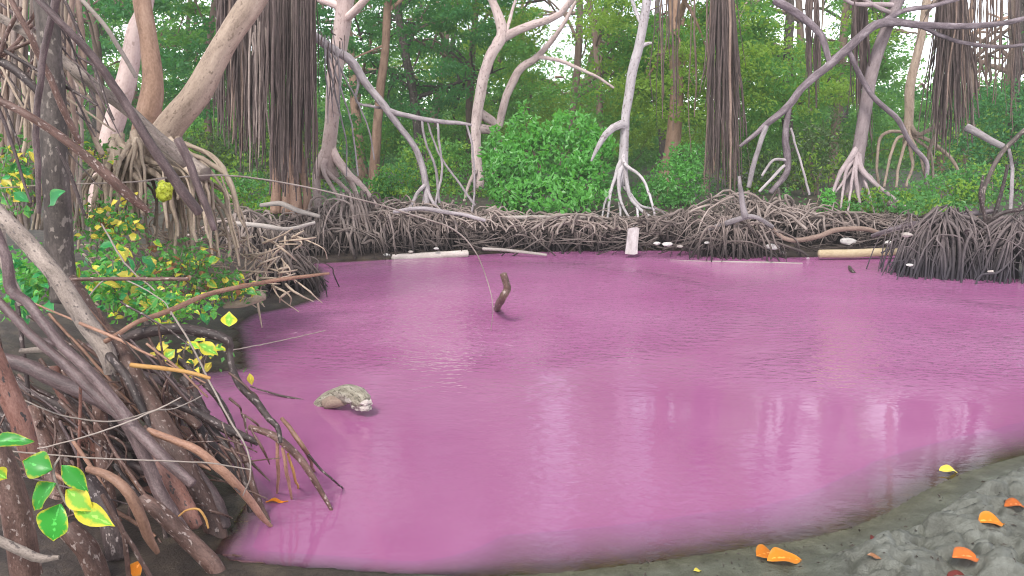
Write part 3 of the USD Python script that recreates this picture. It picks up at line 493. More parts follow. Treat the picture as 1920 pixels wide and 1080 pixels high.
curtain('long pale strands hanging in front of the dense root curtain', 466, 500, 60, lambda u: 290, 10.2, 7, 0, [pale_strand], 609, (3, 5))
curtain('thin strands hanging between white trunk and dark root column', 1225, 1345, -20, lambda u: 210 + 60 * u, 14.5, 7, 8, [brown_bark, strand_bark], 610, (2, 4))
st = Thing('buttress_stem', 'rusty brown fluted stem base below the dense root curtain', 'tree', (P(540, 340, 11.4)[0], 11.4, .4))
for k, (xa, xb, w) in enumerate([(520, 520, 18), (535, 540, 22), (548, 556, 22), (562, 576, 16)]): st.part('trunk', ptube([(xb, 400, 11.6, w * 1.2), (xb, 360, 11.6, w), (xa, 290, 11.6, w * .8), (xa, 200, 11.6, w * .5)], 8, 20, .12, 620 + k, .6), rust_bark)

# ------------------------------------------------------------------ root clumps along the bank
def clump(label, cx, yb, yt, hw, n, mat, seed, arch=.9, thick=(2.4, 6.2), name='prop_root_clump', fine=30, depth_r=.8, z0=0., loops=.35):
    g = rng(seed); b = W(cx, yb, z0); b[1] += hw * b[1] / F * depth_r * (z0 == 0); s = b[1] / F; top = P(cx, yt, b[1])[2] - z0; b[2] = z0; R = hw * s
    t = Thing(name, label, 'roots', b)
    def one(w):
        a = g.uniform(0, 6.283); r1 = R * g.uniform(.45, 1.0); r0 = R * g.uniform(0, .35); zt = top * g.uniform(.55, 1.05); a0 = a + g.normal() * .5
        p0 = b + [math.cos(a0) * r0, math.sin(a0) * r0 * depth_r, zt]; p2 = b + [math.cos(a) * r1, math.sin(a) * r1 * depth_r, -.06]
        p1 = p0 * (1 - .62) + p2 * .62; p1[2] = zt * (arch * g.uniform(.55, .95)); p1 += g.normal(size=3) * [.03, .03, .02]
        r = w * s / 2; return tube([p0, p1, p2 * .8 + p1 * .2 - [0, 0, .05], p2], [r, r, r * .9, r * .7], 6, 12, .14, int(g.integers(1 << 20)), 1.4)
    def loop(w):                 # a root that arches out of the tangle and dives back
        a = g.uniform(0, 6.283); kk = .72 if hw > 70 else 1.15; c = b + [g.uniform(-kk, kk) * R, g.uniform(-.6, .9) * R, 0]; L = g.uniform(.18, .62) * (.6 if hw > 70 else 1); hh = top * g.uniform(.25, .95); dv = np.array([math.cos(a), math.sin(a) * .8, 0]) * L
        r = w * s / 2; z0 = g.uniform(-.05, .3) * top
        return tube([c - dv * 1.1 + [0, 0, z0 - .04], c - dv * .8 + [0, 0, hh * .55 + z0 * .3], c - dv * .25 + g.normal(size=3) * .05 + [0, 0, hh * .95], c + dv * .35 + g.normal(size=3) * .05 + [0, 0, hh], c + dv * .85 + [0, 0, hh * g.uniform(.4, .7)], c + dv * 1.1 + [0, 0, -.05]], [r, r, r * .95, r * .9, r * .8, r * .6], 6, 14, .16, int(g.integers(1 << 20)), 1.8)
    for k in range(n): t.part('prop_root', one(g.uniform(*thick)) if g.uniform() > loops else loop(g.uniform(*thick)), mat)
    if fine: t.part('rootlet', join([(one if g.uniform() < .5 else loop)(g.uniform(1.6, 3.4)) for _ in range(fine)]), mat, kind='stuff')
    return t
CL = [
    ('dark root clump at the pool edge left, above the stick with orange tip', 520, 562, 462, 74, 44, bank_root_dark, .9),
    ('pinkish fan of prop roots in the water just left of the pink trunk foot', 590, 486, 396, 44, 34, bank_root, .7),
    ('steep prop root fan below the pink flared trunk', 655, 484, 352, 62, 46, bank_root, .6),
    ('tangled root clump beneath the foot of the arching limb', 740, 480, 392, 50, 36, bank_root_dark, .8),
    ('matted root clump right of the arching limb foot, above the pale log', 815, 476, 395, 48, 36, bank_root_dark, .9),
    ('low root tangle where the bent twig passes the bank', 890, 474, 405, 46, 34, bank_root_dark, .9),
    ('low dark root tangle under the left end of leafy bush', 962, 472, 415, 44, 32, bank_root_dark, .9),
    ('low dark root tangle under the middle of leafy bush', 1032, 472, 418, 46, 32, bank_root_dark, .9),
    ('dark root tangle under the right end of leafy bush', 1100, 471, 414, 44, 32, bank_root_dark, .9),
    ('root tangle directly behind the short pale post', 1165, 469, 410, 40, 30, bank_root_dark, .9),
    ('root tangle right of the short pale post', 1230, 468, 402, 44, 32, bank_root, .9),
    ('root tangle left of the front root dome, above scattered white litter', 1295, 466, 408, 44, 30, bank_root_dark, .9),
    ('black footed root dome standing in the water behind the floating pole', 1385, 488, 398, 66, 62, bank_root_dark, .8),
    ('grey root tangle heaped behind the black footed dome', 1425, 462, 362, 60, 46, bank_root, .9),
    ('grey brown root tangle left of the bamboo pole', 1500, 468, 385, 56, 42, bank_root, .9),
    ('root tangle behind the middle of the bamboo pole', 1580, 468, 388, 54, 40, bank_root, .9),
    ('root tangle behind the right end of bamboo pole', 1660, 470, 392, 52, 40, bank_root_dark, .9),
    ('great dark root dome spilling into the pool at the right edge', 1815, 528, 392, 112, 120, clump_root, .85),
    ('dark outer root dome cut by the right picture edge', 1925, 534, 398, 80, 60, clump_root, .85),
    ('grey root heap on the left bank behind the dark root clump', 450, 500, 385, 66, 46, bank_root, .8),
]
for i, (lab, cx, yb, yt, hw, n, mat, ar) in enumerate(CL): clump(lab, cx, yb, yt + (10 if hw < 100 else 0), hw, int(n * 1.4), mat, 2000 + i * 37, ar, fine=int(n * 1.2), loops=.10 if hw > 70 else .30)
CL2 = [('grey looping roots behind the clump under the pink trunk', 690, 425, 352, 60), ('grey looping roots behind the arching limb foot', 800, 424, 362, 60), ('low loops of roots just left of the leafy bush', 890, 424, 380, 56), ('pale loops of roots between post and front root dome, on the bank crest', 1275, 424, 380, 60),
       ('pale looping roots under the forked pale foot of the crossing limb', 1410, 424, 345, 66), ('pale looping roots between crossing limb and lilac trunk', 1500, 424, 368, 60), ('looping roots right below the lilac trunk foot', 1590, 424, 382, 60), ('looping roots in the grass right of the lilac trunk foot', 1680, 422, 385, 56), ('looping roots rising behind the great right root dome', 1770, 420, 378, 56),
       ('brown looping roots behind the pinkish fan on the left', 560, 430, 380, 60), ('brown loops on the bank crest under the bush', 1010, 424, 392, 60), ('brown loops on the bank crest left of the white trunk foot', 1100, 424, 390, 56)]
for i, (lab, cx, yb, yt, hw) in enumerate(CL2): clump(lab, cx, yb, yt + 14, hw, 30, bank_root if i % 3 else bank_root_dark, 2500 + i * 41, .8, (2.5, 6), fine=34, z0=.36, loops=.7)
# fallen sticks lying over the tangle, one mass of debris that reads as texture
g = rng(2900); deb = []
for k in range(420):
    x = g.uniform(430, 1780); y = g.uniform(405, 468); z = np.interp(y, [400, 470], [.50, .08]); p = W(x, y, z)
    a = g.normal() * .7; L = g.uniform(.15, .9); dv = np.array([math.cos(a), math.sin(a) * .5, g.normal() * .28]) * L / 2
    r = g.uniform(.004, .012); deb.append(tube([p - dv, p + [0, 0, g.uniform(-.02, .04)], p + dv], [r, r, r * .6], 5, 8, .12, k, .8))
single('root_debris', join(deb), bank_root, 'loose mat of thin broken roots lying along the far bank', 'root litter', kind='stuff')
WS = .75
# large snaking roots on the bank
SN = [
    ('long snaking brown root on the bank above the bamboo pole', [(1440, 420, 11.0, 10), (1475, 448, 10.9, 12), (1530, 446, 10.9, 13), (1575, 430, 10.9, 13), (1620, 428, 10.9, 12), (1660, 440, 10.9, 9)], brown_bark),
    ('curved brown root joining the great right root dome', [(1635, 445, 10.8, 11), (1690, 425, 10.5, 14), (1740, 415, 10.2, 16), (1800, 405, 9.9, 15), (1860, 395, 9.7, 12)], purple_limb),
    ('sloping pale root running over the front root dome', [(1330, 430, 11.2, 12), (1370, 415, 11.0, 14), (1410, 405, 10.9, 12), (1450, 425, 10.9, 10)], grey_limb),
    ('pale grey fallen branch on the left bank before the root curtain', [(490, 385, 11, 10), (525, 382, 10.9, 13), (560, 395, 10.8, 13), (600, 405, 10.7, 10)], drift_mat),
    ('pale bleached branch low on the left bank', [(440, 420, 9.6, 12), (490, 422, 9.6, 12), (540, 430, 9.6, 10), (590, 418, 9.7, 8)], drift_mat),
    ('wiry grey root looping above the pale fallen log', [(740, 395, 11.4, 9), (800, 392, 11.4, 11), (860, 402, 11.3, 10), (910, 415, 11.3, 9)], grey_limb),
    ('slim bleached pole lying along the bank under the bush', [(900, 410, 11.8, 9), (1000, 407, 11.8, 10), (1120, 408, 11.8, 9)], drift_mat),
    ('short upright grey snag above the front root dome', [(1396, 408, 10.9, 17), (1392, 375, 10.9, 14), (1388, 330, 10.9, 8)], grey_limb),
    ('dark bare sapling rising from the great right root dome', [(1838, 400, 9.6, 11), (1848, 350, 9.6, 10), (1868, 305, 9.6, 11), (1905, 258, 9.6, 12), (1960, 215, 9.6, 12)], dark_bark),
    ('pale thin upright stems beside the dark bare sapling', [(1895, 400, 9.7, 9), (1898, 330, 9.8, 9), (1890, 280, 9.8, 7)], grey_limb),
    ('dark slanting dead snag in the grass right of lilac trunk', [(1668, 378, 11.8, 20), (1690, 392, 11.6, 15), (1712, 404, 11.4, 8)], dark_bark),
    ('short grey limb slanting above the right root dome', [(1815, 240, 12.8, 20), (1850, 258, 12.6, 18), (1880, 275, 12.4, 15)], grey_limb),
]
for k, (lab, q, m) in enumerate(SN): single('bank_root' if k < 3 or k == 5 else 'dead_branch', ptube(q, 9, None, .14, 3000 + k, .9), m, lab, 'root' if k < 3 or k == 5 else 'branch')
bd = Thing('branch_fan', 'fan of dark stiff stems on the right root dome by the picture edge', 'branches', (P(1870, 400, 9.4)[0], 9.4, .5))
for k, q in enumerate([[(1850, 440, 9.4, 12), (1872, 380, 9.4, 10), (1890, 310, 9.4, 7)], [(1862, 440, 9.4, 10), (1838, 380, 9.4, 9), (1842, 330, 9.4, 6)], [(1880, 440, 9.4, 12), (1905, 400, 9.4, 10), (1930, 370, 9.4, 9)], [(1830, 440, 9.4, 12), (1870, 405, 9.3, 12), (1925, 390, 9.3, 10)], [(1840, 440, 9.3, 10), (1848, 420, 9.3, 9), (1838, 360, 9.3, 7)]]): bd.part('stem', ptube(q, 7, None, .12, 3050 + k, .8), near_dark)

WS = 1.0
# ------------------------------------------------------------------ things on the far bank
def log(label, q, mat, seed, name='log', cat='log', bump=.06): return single(name, ptube(q, 10, 22, bump, seed, .25), mat, label, cat)
log('yellowish bamboo pole lying along the water at the right', [(1535, 476, 10.75, 15), (1610, 474, 10.8, 16), (1700, 469, 10.85, 14)], bamboo_mat, 3101, 'bamboo_pole', 'bamboo pole')
log('thin dark edged pole floating in front of the front root dome', [(1256, 489, 'w', 5), (1320, 492, 'w', 7), (1420, 494, 'w', 8), (1505, 496, 'w', 7)], drift_mat, 3102, 'floating_pole', 'pole')
log('pale driftwood log at the waterline left of the middle', [(735, 484, 10.9, 15), (800, 481, 11.0, 16), (878, 475, 11.05, 13)], drift_mat, 3103, 'driftwood_log', 'log')
log('thin pale stick beneath the driftwood log, low on the water', [(640, 483, 10.95, 6), (690, 485, 10.95, 7), (758, 490, 10.85, 7)], drift_mat, 3104, 'driftwood_stick', 'stick')
log('thin pale stick at the waterline below the leafy bush', [(905, 466, 11.1, 6), (960, 470, 11.1, 6), (1025, 478, 11.0, 5)], drift_mat, 3105, 'driftwood_stick', 'stick')
import trimesh
def box_tilt(q, d, w, tilt, th, mat, label, name, cat, seed):
    (x0, y0), (x1, y1) = q; a, b = P(x0, y0, d), P(x1, y1, d); hw = PX(w, a) / 2
    v = np.array([[sx * hw * (1 - .12 * k), sy * th, 0] for k in (0, .33, .66, 1) for sx, sy in ((-1, -1), (-.5, -1.15), (.5, -1.15), (1, -1), (1, 1), (-1, 1))])
    for k in range(4): v[k * 6:k * 6 + 6] += a + (b - a) * (k / 3 + 0.0)
    v[18:24, 2] += np.array([.0, .012, .015, .004, 0, -.006]); v += rng(seed).normal(size=v.shape) * .003
    f = []
    for k in range(3):
        for j in range(6): A_, B_ = k * 6 + j, k * 6 + (j + 1) % 6; f += [[A_, B_, B_ + 6], [A_, B_ + 6, A_ + 6]]
    f += [[18, 19, 20], [18, 20, 21], [18, 21, 22], [18, 22, 23]]
    return single(name, (v, np.array(f), v.copy()), mat, label, cat, smooth=False)
box_tilt([(1183, 476), (1188, 428)], 11.0, 23, 0, .03, post_mat, 'short pale weathered post standing at the waterline', 'weathered_post', 'post', 4)
LT = [(700, 484, 14, 'crumpled white litter on the waterline at the left end of driftwood log'), (725, 478, 10, 'small white scrap above the left end of the driftwood log'), (818, 466, 8, 'white scrap on the dark bank above the driftwood log'), (770, 472, 8, 'little white scrap in roots just above the driftwood log middle'),
      (1232, 456, 10, 'white scrap right of the pale post'), (1252, 458, 14, 'flat white scrap second from the pale post'), (1275, 462, 9, 'grey-white scrap nearest the front root dome from the left'), (1325, 455, 8, 'white scrap inside the left side of the front root dome'),
      (1450, 462, 22, 'large pale lump of litter left of the snaking root'), (1468, 474, 10, 'small bright white scrap below the large pale lump'), (1590, 452, 22, 'bright white crumpled litter under the snaking root arch'), (1665, 455, 12, 'white scrap above the bamboo pole right part'), (1700, 440, 16, 'white litter on the left shoulder of the great root dome'),
      (1515, 486, 9, 'pale scrap floating at the left end of bamboo pole'), (1706, 497, 10, 'small yellowish round scrap at the left foot of the great root dome'), (1858, 509, 9, 'tiny pale round scrap among the great dome roots')]
for k, (x, y, w, lab) in enumerate(LT):
    d = 11.0 if x < 1680 else 8.9; p = P(x, y, d - .05); single('litter_scrap', lump(p, PX(w, p) * .55, 40 + k, 1, .5, (1.2, .8, .55)), litter_mat if k % 3 else drift_mat, lab, 'litter', smooth=False)

# the round leafy bush
def bush(label, blobs, d0, leafm, seed, n, size, near_parts=0, name='leafy_bush', cat='bush', stems=14):
    g = rng(seed); blobs = list(blobs)
    for k in range(len(blobs) * 4):
        b = blobs[int(g.integers(len(blobs)))]; a = g.uniform(0, 6.28); blobs.append((b[0] + math.cos(a) * b[2] * g.uniform(.85, 1.3), b[1] + min(math.sin(a), .5) * b[3] * g.uniform(.85, 1.4), b[2] * g.uniform(.14, .34), b[3] * g.uniform(.14, .40), b[4] + g.normal() * .3))
    base = P(blobs[0][0], 400, d0); base[2] = gz(base[0], base[1]); t = Thing(name, label, cat, base); pts = []
    tot = sum(b[2] * b[3] for b in blobs)
    for (x, y, rx, ry, dd) in blobs:
        c = P(x, y, d0 + dd); m = int(n * rx * ry / tot); u = g.normal(size=(m, 3)); u /= np.linalg.norm(u, axis=1, keepdims=True); u *= g.uniform(.35, 1.0, (m, 1)) ** .5
        k = .62 + .75 * meshkit.fbm(u * 3.4 + x * .01, 3, seed)[:, None]
        pts.append(c + u * k * [PX(rx, c), PX(rx, c) * .8, PX(ry, c)])
    pts = np.vstack(pts); pts = pts[pts[:, 2] > base[2] - .05]
    if near_parts:
        o = np.argsort(pts[:, 1]); own, pts = pts[o[:near_parts]], pts[o[near_parts:]]
        for k in range(near_parts):
            v, f = leafcloud(own[k:k + 1], size, seed + 100 + k, up=.05, aspect=.55); t.part('leaf', (v, f), leafm, smooth=False)
    pick = meshkit.fbm(pts * 3.1, 2, seed + 3) + g.normal(size=len(pts)) * .10 - .16 * (pts[:, 2] - base[2] - .6) > .56
    t.part('foliage', leafcloud(pts[~pick], size, seed, up=.08, aspect=.55), leafm, smooth=False, kind='stuff')
    if pick.sum() > 8: t.part('foliage', leafcloud(pts[pick], size * 1.05, seed + 1, up=.15, aspect=.55), leaf_ground if leafm is leaf_bush else leaf_yellow, smooth=False, kind='stuff')
    for k in range(stems):
        b = blobs[k % len(blobs)]; e = P(b[0] + g.normal() * b[2] * .4, b[1] + g.normal() * b[3] * .4, d0 + b[4]); s = base + [(e[0] - base[0]) * .5, (e[1] - base[1]) * .5, 0]
        t.part('stem', branch_to(s, e, .014, .005, seed + k, 5, 8, .05), brown_bark)
    return t
bush('big round green mangrove bush at the middle of the far bank', [(1035, 300, 80, 60, .5), (955, 335, 52, 56, 0), (1095, 338, 56, 54, .1), (1030, 368, 110, 38, -.3), (985, 246, 42, 30, .7), (1070, 240, 46, 34, .6), (935, 292, 34, 40, .4), (1120, 280, 34, 46, .4)], 12.9, leaf_bush, 701, 5600, .105, 300, stems=26)
bush('low light green bush between the arching limb and pink trunk', [(745, 340, 46, 34, 0), (720, 355, 30, 25, 0)], 14.2, leaf_ground, 702, 1300, .075, 0, stems=6)
bush('small pale green bush left of the dense curtain foot', [(470, 365, 60, 30, 0), (430, 350, 40, 30, 0), (520, 385, 50, 18, -.4)], 12.4, leaf_ground, 703, 1500, .07, 0, stems=6)
bush('green bush right of the white trunk before the dark column', [(1270, 340, 60, 50, 0), (1240, 365, 60, 36, -.3), (1290, 300, 40, 35, .5)], 14.2, leaf_bush, 704, 2300, .08, 0, stems=6)
bush('pale green undergrowth around the lilac trunk foot', [(1640, 378, 60, 26, 0), (1580, 392, 36, 14, -.2), (1700, 380, 60, 24, 0)], 12.3, leaf_ground, 705, 2100, .065, 0, stems=8)
bush('yellowish undergrowth left of the great right root dome', [(1780, 358, 70, 34, 0), (1840, 345, 60, 40, 0), (1740, 385, 60, 18, -.6)], 11.6, leaf_ground, 706, 2500, .065, 0, stems=8)
bush('bright green sprout at the left of the lilac trunk foot', [(1552, 378, 14, 26, 0)], 12.0, leaf_bush, 707, 200, .07, 0, stems=3)
bush('dark green thicket beyond the crossing limb', [(1530, 290, 70, 60, 0), (1460, 320, 60, 40, 0), (1400, 330, 50, 36, .4)], 17, leaf_olive, 708, 2600, .10, 0, stems=6)
bush('dark green thicket under the right hanging curtain', [(1860, 240, 90, 70, 0), (1780, 290, 70, 50, 0), (1930, 290, 70, 70, 0)], 18.5, leaf_emerald, 709, 3600, .10, 0, stems=6)
bush('green thicket behind the foot of the twin trunks', [(850, 330, 60, 60, 0), (800, 300, 60, 50, .5)], 17.5, leaf_mid, 710, 2200, .10, 0, stems=6)
bush('dim olive thicket behind the dense root curtain', [(470, 290, 90, 70, 0), (590, 300, 70, 60, 0), (380, 300, 60, 60, .5)], 16, leaf_olive, 711, 3600, .10, 0, stems=6)
bush('olive thicket far behind the crossing limb and lilac trunk', [(1440, 250, 70, 40, 0), (1540, 262, 70, 36, 1), (1660, 262, 70, 36, 0), (1380, 262, 50, 34, .5)], 24, leaf_mid, 712, 3400, .13, 0, stems=6)
bush('olive thicket far back between twin trunks and pink trunk', [(700, 262, 60, 36, 0), (780, 258, 60, 40, .5), (860, 262, 50, 36, 0)], 24, leaf_mid, 713, 2600, .13, 0, stems=6)
bush('yellow-green thicket far back above the leafy bush', [(1080, 215, 80, 40, 0), (1180, 230, 70, 44, .6), (1290, 240, 60, 40, 0)], 24, leaf_yellow, 714, 3000, .13, 0, stems=6)
bush('green thicket low behind the leaning tan stem', [(400, 250, 70, 44, 0), (320, 262, 60, 36, .5), (500, 262, 60, 36, 0)], 22, leaf_mid, 715, 2800, .13, 0, stems=6)
# forest floor litter and seedlings that nobody could count
g = rng(720); n = 16000; px_ = np.stack([g.uniform(-16, 18, n), 12.6 + 24 * g.uniform(0, 1, n) ** 1.6], -1); pz = height(px_[:, 0], px_[:, 1])[0]; patch = meshkit.fbm(np.column_stack([px_ * .5, px_[:, 0] * 0]), 3, 4)
k = (patch > .45); single('ground_cover', leafcloud(np.column_stack([px_, pz + g.uniform(.0, .28, n)])[k], .09, 721), leaf_ground, 'low green seedlings and creepers covering the forest floor', 'ground cover', kind='stuff', smooth=False)

# ------------------------------------------------------------------ in the pool
single('drowned_stump', ptube([(931, 582, 'w', 13), (941, 560, 6.70, 15), (951, 543, 6.68, 15), (948, 528, 6.68, 14), (944, 514, 6.68, 14)], 11, 22, .2, 801, .6), near_brown, 'crooked brown stub of wood sticking up from the middle of the pool', 'stump')
ps = Thing('floating_stump', 'pale rotten stump with trailing roots lying in the water left of centre', 'stump', W(640, 765))
for k, (x, y, d, w) in enumerate([(672, 749, 4.31, 17), (682, 757, 4.29, 13), (661, 744, 4.33, 12), (687, 763, 4.285, 8), (670, 757, 4.30, 10)]):
    p = P(x, y, d); v, f, b = lump(p, PX(w, p), 860 + k, 3, .75, (1.1, .9, .95)); ps.part('ragged_end', (v, f, b), drift_mat, smooth=False)
ps.part('body', ptube([(590, 768, 4.60, 14), (600, 760, 4.52, 26), (620, 747, 4.46, 32), (644, 740, 4.40, 32), (666, 744, 4.34, 36), (682, 753, 4.30, 38), (688, 758, 4.29, 26)], 28, 40, .34, 802, .5), bark('stump_body', (.04, .035, .027), (.22, .195, .15), (.44, .41, .345), 34, bump=1.0, spots=(.07, .06, .045)))
ps.part('bare_wood', ptube([(612, 756, 4.455, 20), (630, 750, 4.425, 27), (648, 748, 4.395, 22)], 12, 14, .1, 803, .3), pale_tan, 'bare tan patch of wood')
for k, q in enumerate([[(600, 755, 4.6, 4), (560, 748, 4.62, 4), (520, 740, 4.66, 4), (470, 725, 4.75, 3)], [(606, 768, 4.52, 4), (606, 800, 4.45, 3), (603, 845, 'w', 3)], [(612, 768, 4.52, 3), (620, 792, 4.45, 3), (632, 808, 'w', 3)], [(598, 765, 4.55, 14), (592, 772, 4.52, 12), (590, 780, 'w', 8)]]): ps.part('rootlet', ptube(q, 6, None, .1, 805 + k, .8), near_dark if k in (0, 3) else twig_mat)
single('bent_twig', ptube([(0, 352, 4.6, 2.5), (120, 346, 4.7, 2.5), (250, 341, 4.9, 3), (330, 332, 5.1, 3), (440, 330, 5.4, 3), (560, 348, 5.7, 3), (690, 378, 6.0, 3), (790, 408, 6.2, 3), (850, 430, 6.3, 3), (890, 470, 6.35, 2.5), (915, 530, 6.4, 2), (924, 575, 6.3, 1.5), (920, 622, 'w', 1.5)], 6, 90, .1, 812, .5), twig_mat, 'long thin twig bowing from the left bank into the pool', 'twig')
single('sunken_twig', ptube([(780, 1058, 'w', 5), (810, 1048, 2.90, 7), (850, 1036, 2.93, 6), (866, 1042, 'w', 4)], 6, 14, .15, 815, .6), near_dark, 'small dark twig floating near the bottom edge', 'twig')
single('floating_chip', ptube([(1592, 500, 'w', 6), (1598, 508, 9.65, 7), (1604, 514, 'w', 5)], 6, 8, .1, 816), near_dark, 'tiny dark chip floating off the bamboo pole', 'twig')

WS = .76
# ------------------------------------------------------------------ left foreground roots
fr = Thing('mangrove_roots', 'tangle of thick purple and brown prop roots filling the lower left corner', 'roots', (-1.4, 2.9, 0))
FR = [
    (near_pale, 'thick pale barked root', [(-60, 320, 3.5, 36), (0, 405, 3.4, 38), (60, 470, 3.35, 42), (110, 530, 3.3, 42), (150, 600, 3.25, 48), (192, 660, 3.2, 44), (205, 700, 3.2, 34)]),
    (near_brown, None, [(140, 525, 3.7, 26), (180, 590, 3.5, 32), (225, 650, 3.3, 44), (270, 740, 3.15, 52), (320, 820, 3.0, 56), (360, 900, 2.95, 60), (410, 990, 2.9, 52), (430, 1060, 2.85, 46)]),
    (near_purple, 'smooth dark purple root', [(-20, 395, 2.95, 24), (8, 480, 2.9, 24), (18, 545, 2.9, 28), (55, 572, 2.85, 24), (110, 640, 2.8, 25), (180, 712, 2.75, 27), (240, 790, 2.7, 28), (300, 850, 2.65, 30), (360, 905, 2.6, 24)]),
    (near_purple, None, [(-30, 540, 2.9, 22), (30, 598, 2.85, 22), (110, 670, 2.8, 25), (190, 745, 2.75, 28), (240, 800, 2.72, 30), (280, 880, 2.7, 32), (320, 965, 2.65, 34), (350, 1010, 2.6, 28)]),
    (near_dark, 'dark arched root', [(230, 640, 3.35, 26), (270, 622, 3.35, 30), (320, 614, 3.35, 28), (370, 620, 3.4, 27), (428, 636, 3.4, 24), (432, 665, 3.4, 16), (445, 710, 3.3, 18), (470, 740, 3.2, 20), (505, 780, 3.1, 16), (525, 800, 3.05, 14), (530, 830, 3.0, 10)]),
    (near_dark, None, [(200, 660, 3.2, 20), (235, 700, 3.1, 20), (260, 750, 3.05, 18), (285, 810, 3.0, 14)]),
    (near_brown, None, [(470, 800, 3.15, 14), (520, 818, 3.1, 19), (565, 862, 3.1, 18), (600, 915, 3.12, 14), (626, 962, 'w', 7)]),
    (near_peach, None, [(528, 785, 3.25, 9), (552, 812, 3.2, 12), (575, 850, 3.2, 11), (590, 885, 'w', 6)]),
    (near_dark, None, [(570, 842, 3.2, 7), (600, 878, 3.2, 6), (625, 900, 3.2, 5), (645, 917, 'w', 4)]),
    (near_peach, None, [(520, 828, 3.1, 8), (521, 880, 3.12, 9), (520, 928, 'w', 5)]),
    (near_peach, None, [(530, 840, 3.1, 8), (538, 890, 3.12, 9), (547, 940, 'w', 5)]),
    (orange_stick, None, [(540, 850, 3.15, 6), (550, 885, 3.15, 7), (560, 918, 'w', 5)]),
    (near_peach, 'peach coloured stripped root', [(275, 808, 2.75, 16), (330, 828, 2.75, 19), (385, 855, 2.75, 21), (440, 905, 2.8, 22), (480, 955, 2.9, 18), (512, 992, 'w', 8)]),
    (near_brown, None, [(425, 800, 3.2, 12), (455, 850, 3.1, 16), (475, 910, 3.05, 16), (495, 960, 3.05, 13), (510, 990, 'w', 7)]),
    (near_red, None, [(290, 860, 2.85, 44), (335, 920, 2.8, 44), (375, 985, 2.75, 30)]),
    (near_peach, 'orange bent root', [(165, 880, 2.45, 18), (205, 895, 2.42, 22), (240, 925, 2.4, 26), (265, 970, 2.4, 26), (282, 1010, 2.42, 22), (298, 1035, 2.45, 12)]),
    (near_brown, None, [(192, 925, 2.3, 10), (208, 960, 2.3, 12), (230, 1000, 2.3, 12), (238, 1040, 2.3, 12), (246, 1100, 2.3, 12)]),
    (near_brown, None, [(232, 998, 2.3, 10), (255, 1035, 2.3, 11), (285, 1090, 2.3, 11)]),
    (near_brown, None, [(265, 940, 2.6, 32), (310, 970, 2.6, 40), (360, 1015, 2.6, 44), (400, 1060, 2.6, 42), (440, 1130, 2.6, 40)]),
    (near_red, 'red barked root', [(-30, 640, 2.5, 50), (15, 730, 2.5, 52), (45, 800, 2.5, 50), (65, 880, 2.5, 40)]),
    (near_brown, 'thick pale speckled root', [(-20, 840, 2.2, 64), (20, 920, 2.2, 66), (40, 990, 2.2, 68), (55, 1080, 2.2, 70)]),
    (near_dark, None, [(320, 755, 3.15, 18), (380, 778, 3.15, 22), (430, 805, 3.15, 24), (485, 830, 3.15, 14)]),
    (near_dark, None, [(390, 800, 3.2, 16), (430, 845, 3.15, 18), (460, 900, 3.1, 16), (470, 960, 3.05, 14)]),
    (near_purple, None, [(-40, 655, 3.1, 34), (40, 680, 3.1, 36), (100, 710, 3.1, 38), (160, 735, 3.1, 36), (230, 770, 3.05, 30)]),
    (near_red, None, [(150, 700, 2.95, 7), (150, 790, 2.95, 8), (149, 880, 2.95, 8)]),
    (near_brown, None, [(185, 740, 3.1, 34), (190, 820, 3.1, 34), (196, 900, 3.05, 34), (210, 980, 3.0, 34)]),
    (near_brown, None, [(120, 990, 2.5, 50), (160, 1030, 2.5, 54), (190, 1100, 2.5, 54)]),
    (near_dark, None, [(150, 900, 2.75, 46), (190, 960, 2.7, 46), (215, 1050, 2.65, 50)]),
    (near_dark, None, [(330, 990, 2.9, 20), (345, 1040, 2.85, 24), (380, 1100, 2.8, 24)]),
    (near_brown, None, [(60, 760, 3.2, 40), (80, 830, 3.1, 44), (100, 930, 3.0, 46), (110, 1010, 2.9, 46)]),
    (near_purple, None, [(360, 870, 3.0, 26), (400, 930, 2.95, 30), (420, 990, 2.9, 24)]),
    (near_dark, None, [(90, 600, 3.5, 30), (140, 680, 3.45, 34), (190, 760, 3.4, 30)]),
    (near_pale, None, [(40, 660, 3.3, 14), (90, 660, 3.3, 16), (150, 680, 3.25, 14), (200, 720, 3.2, 12)]),
]
for k, (m, lab, q) in enumerate(FR): fr.part('prop_root', ptube(q, 11, None, .11, 4000 + k, .7), m, lab)
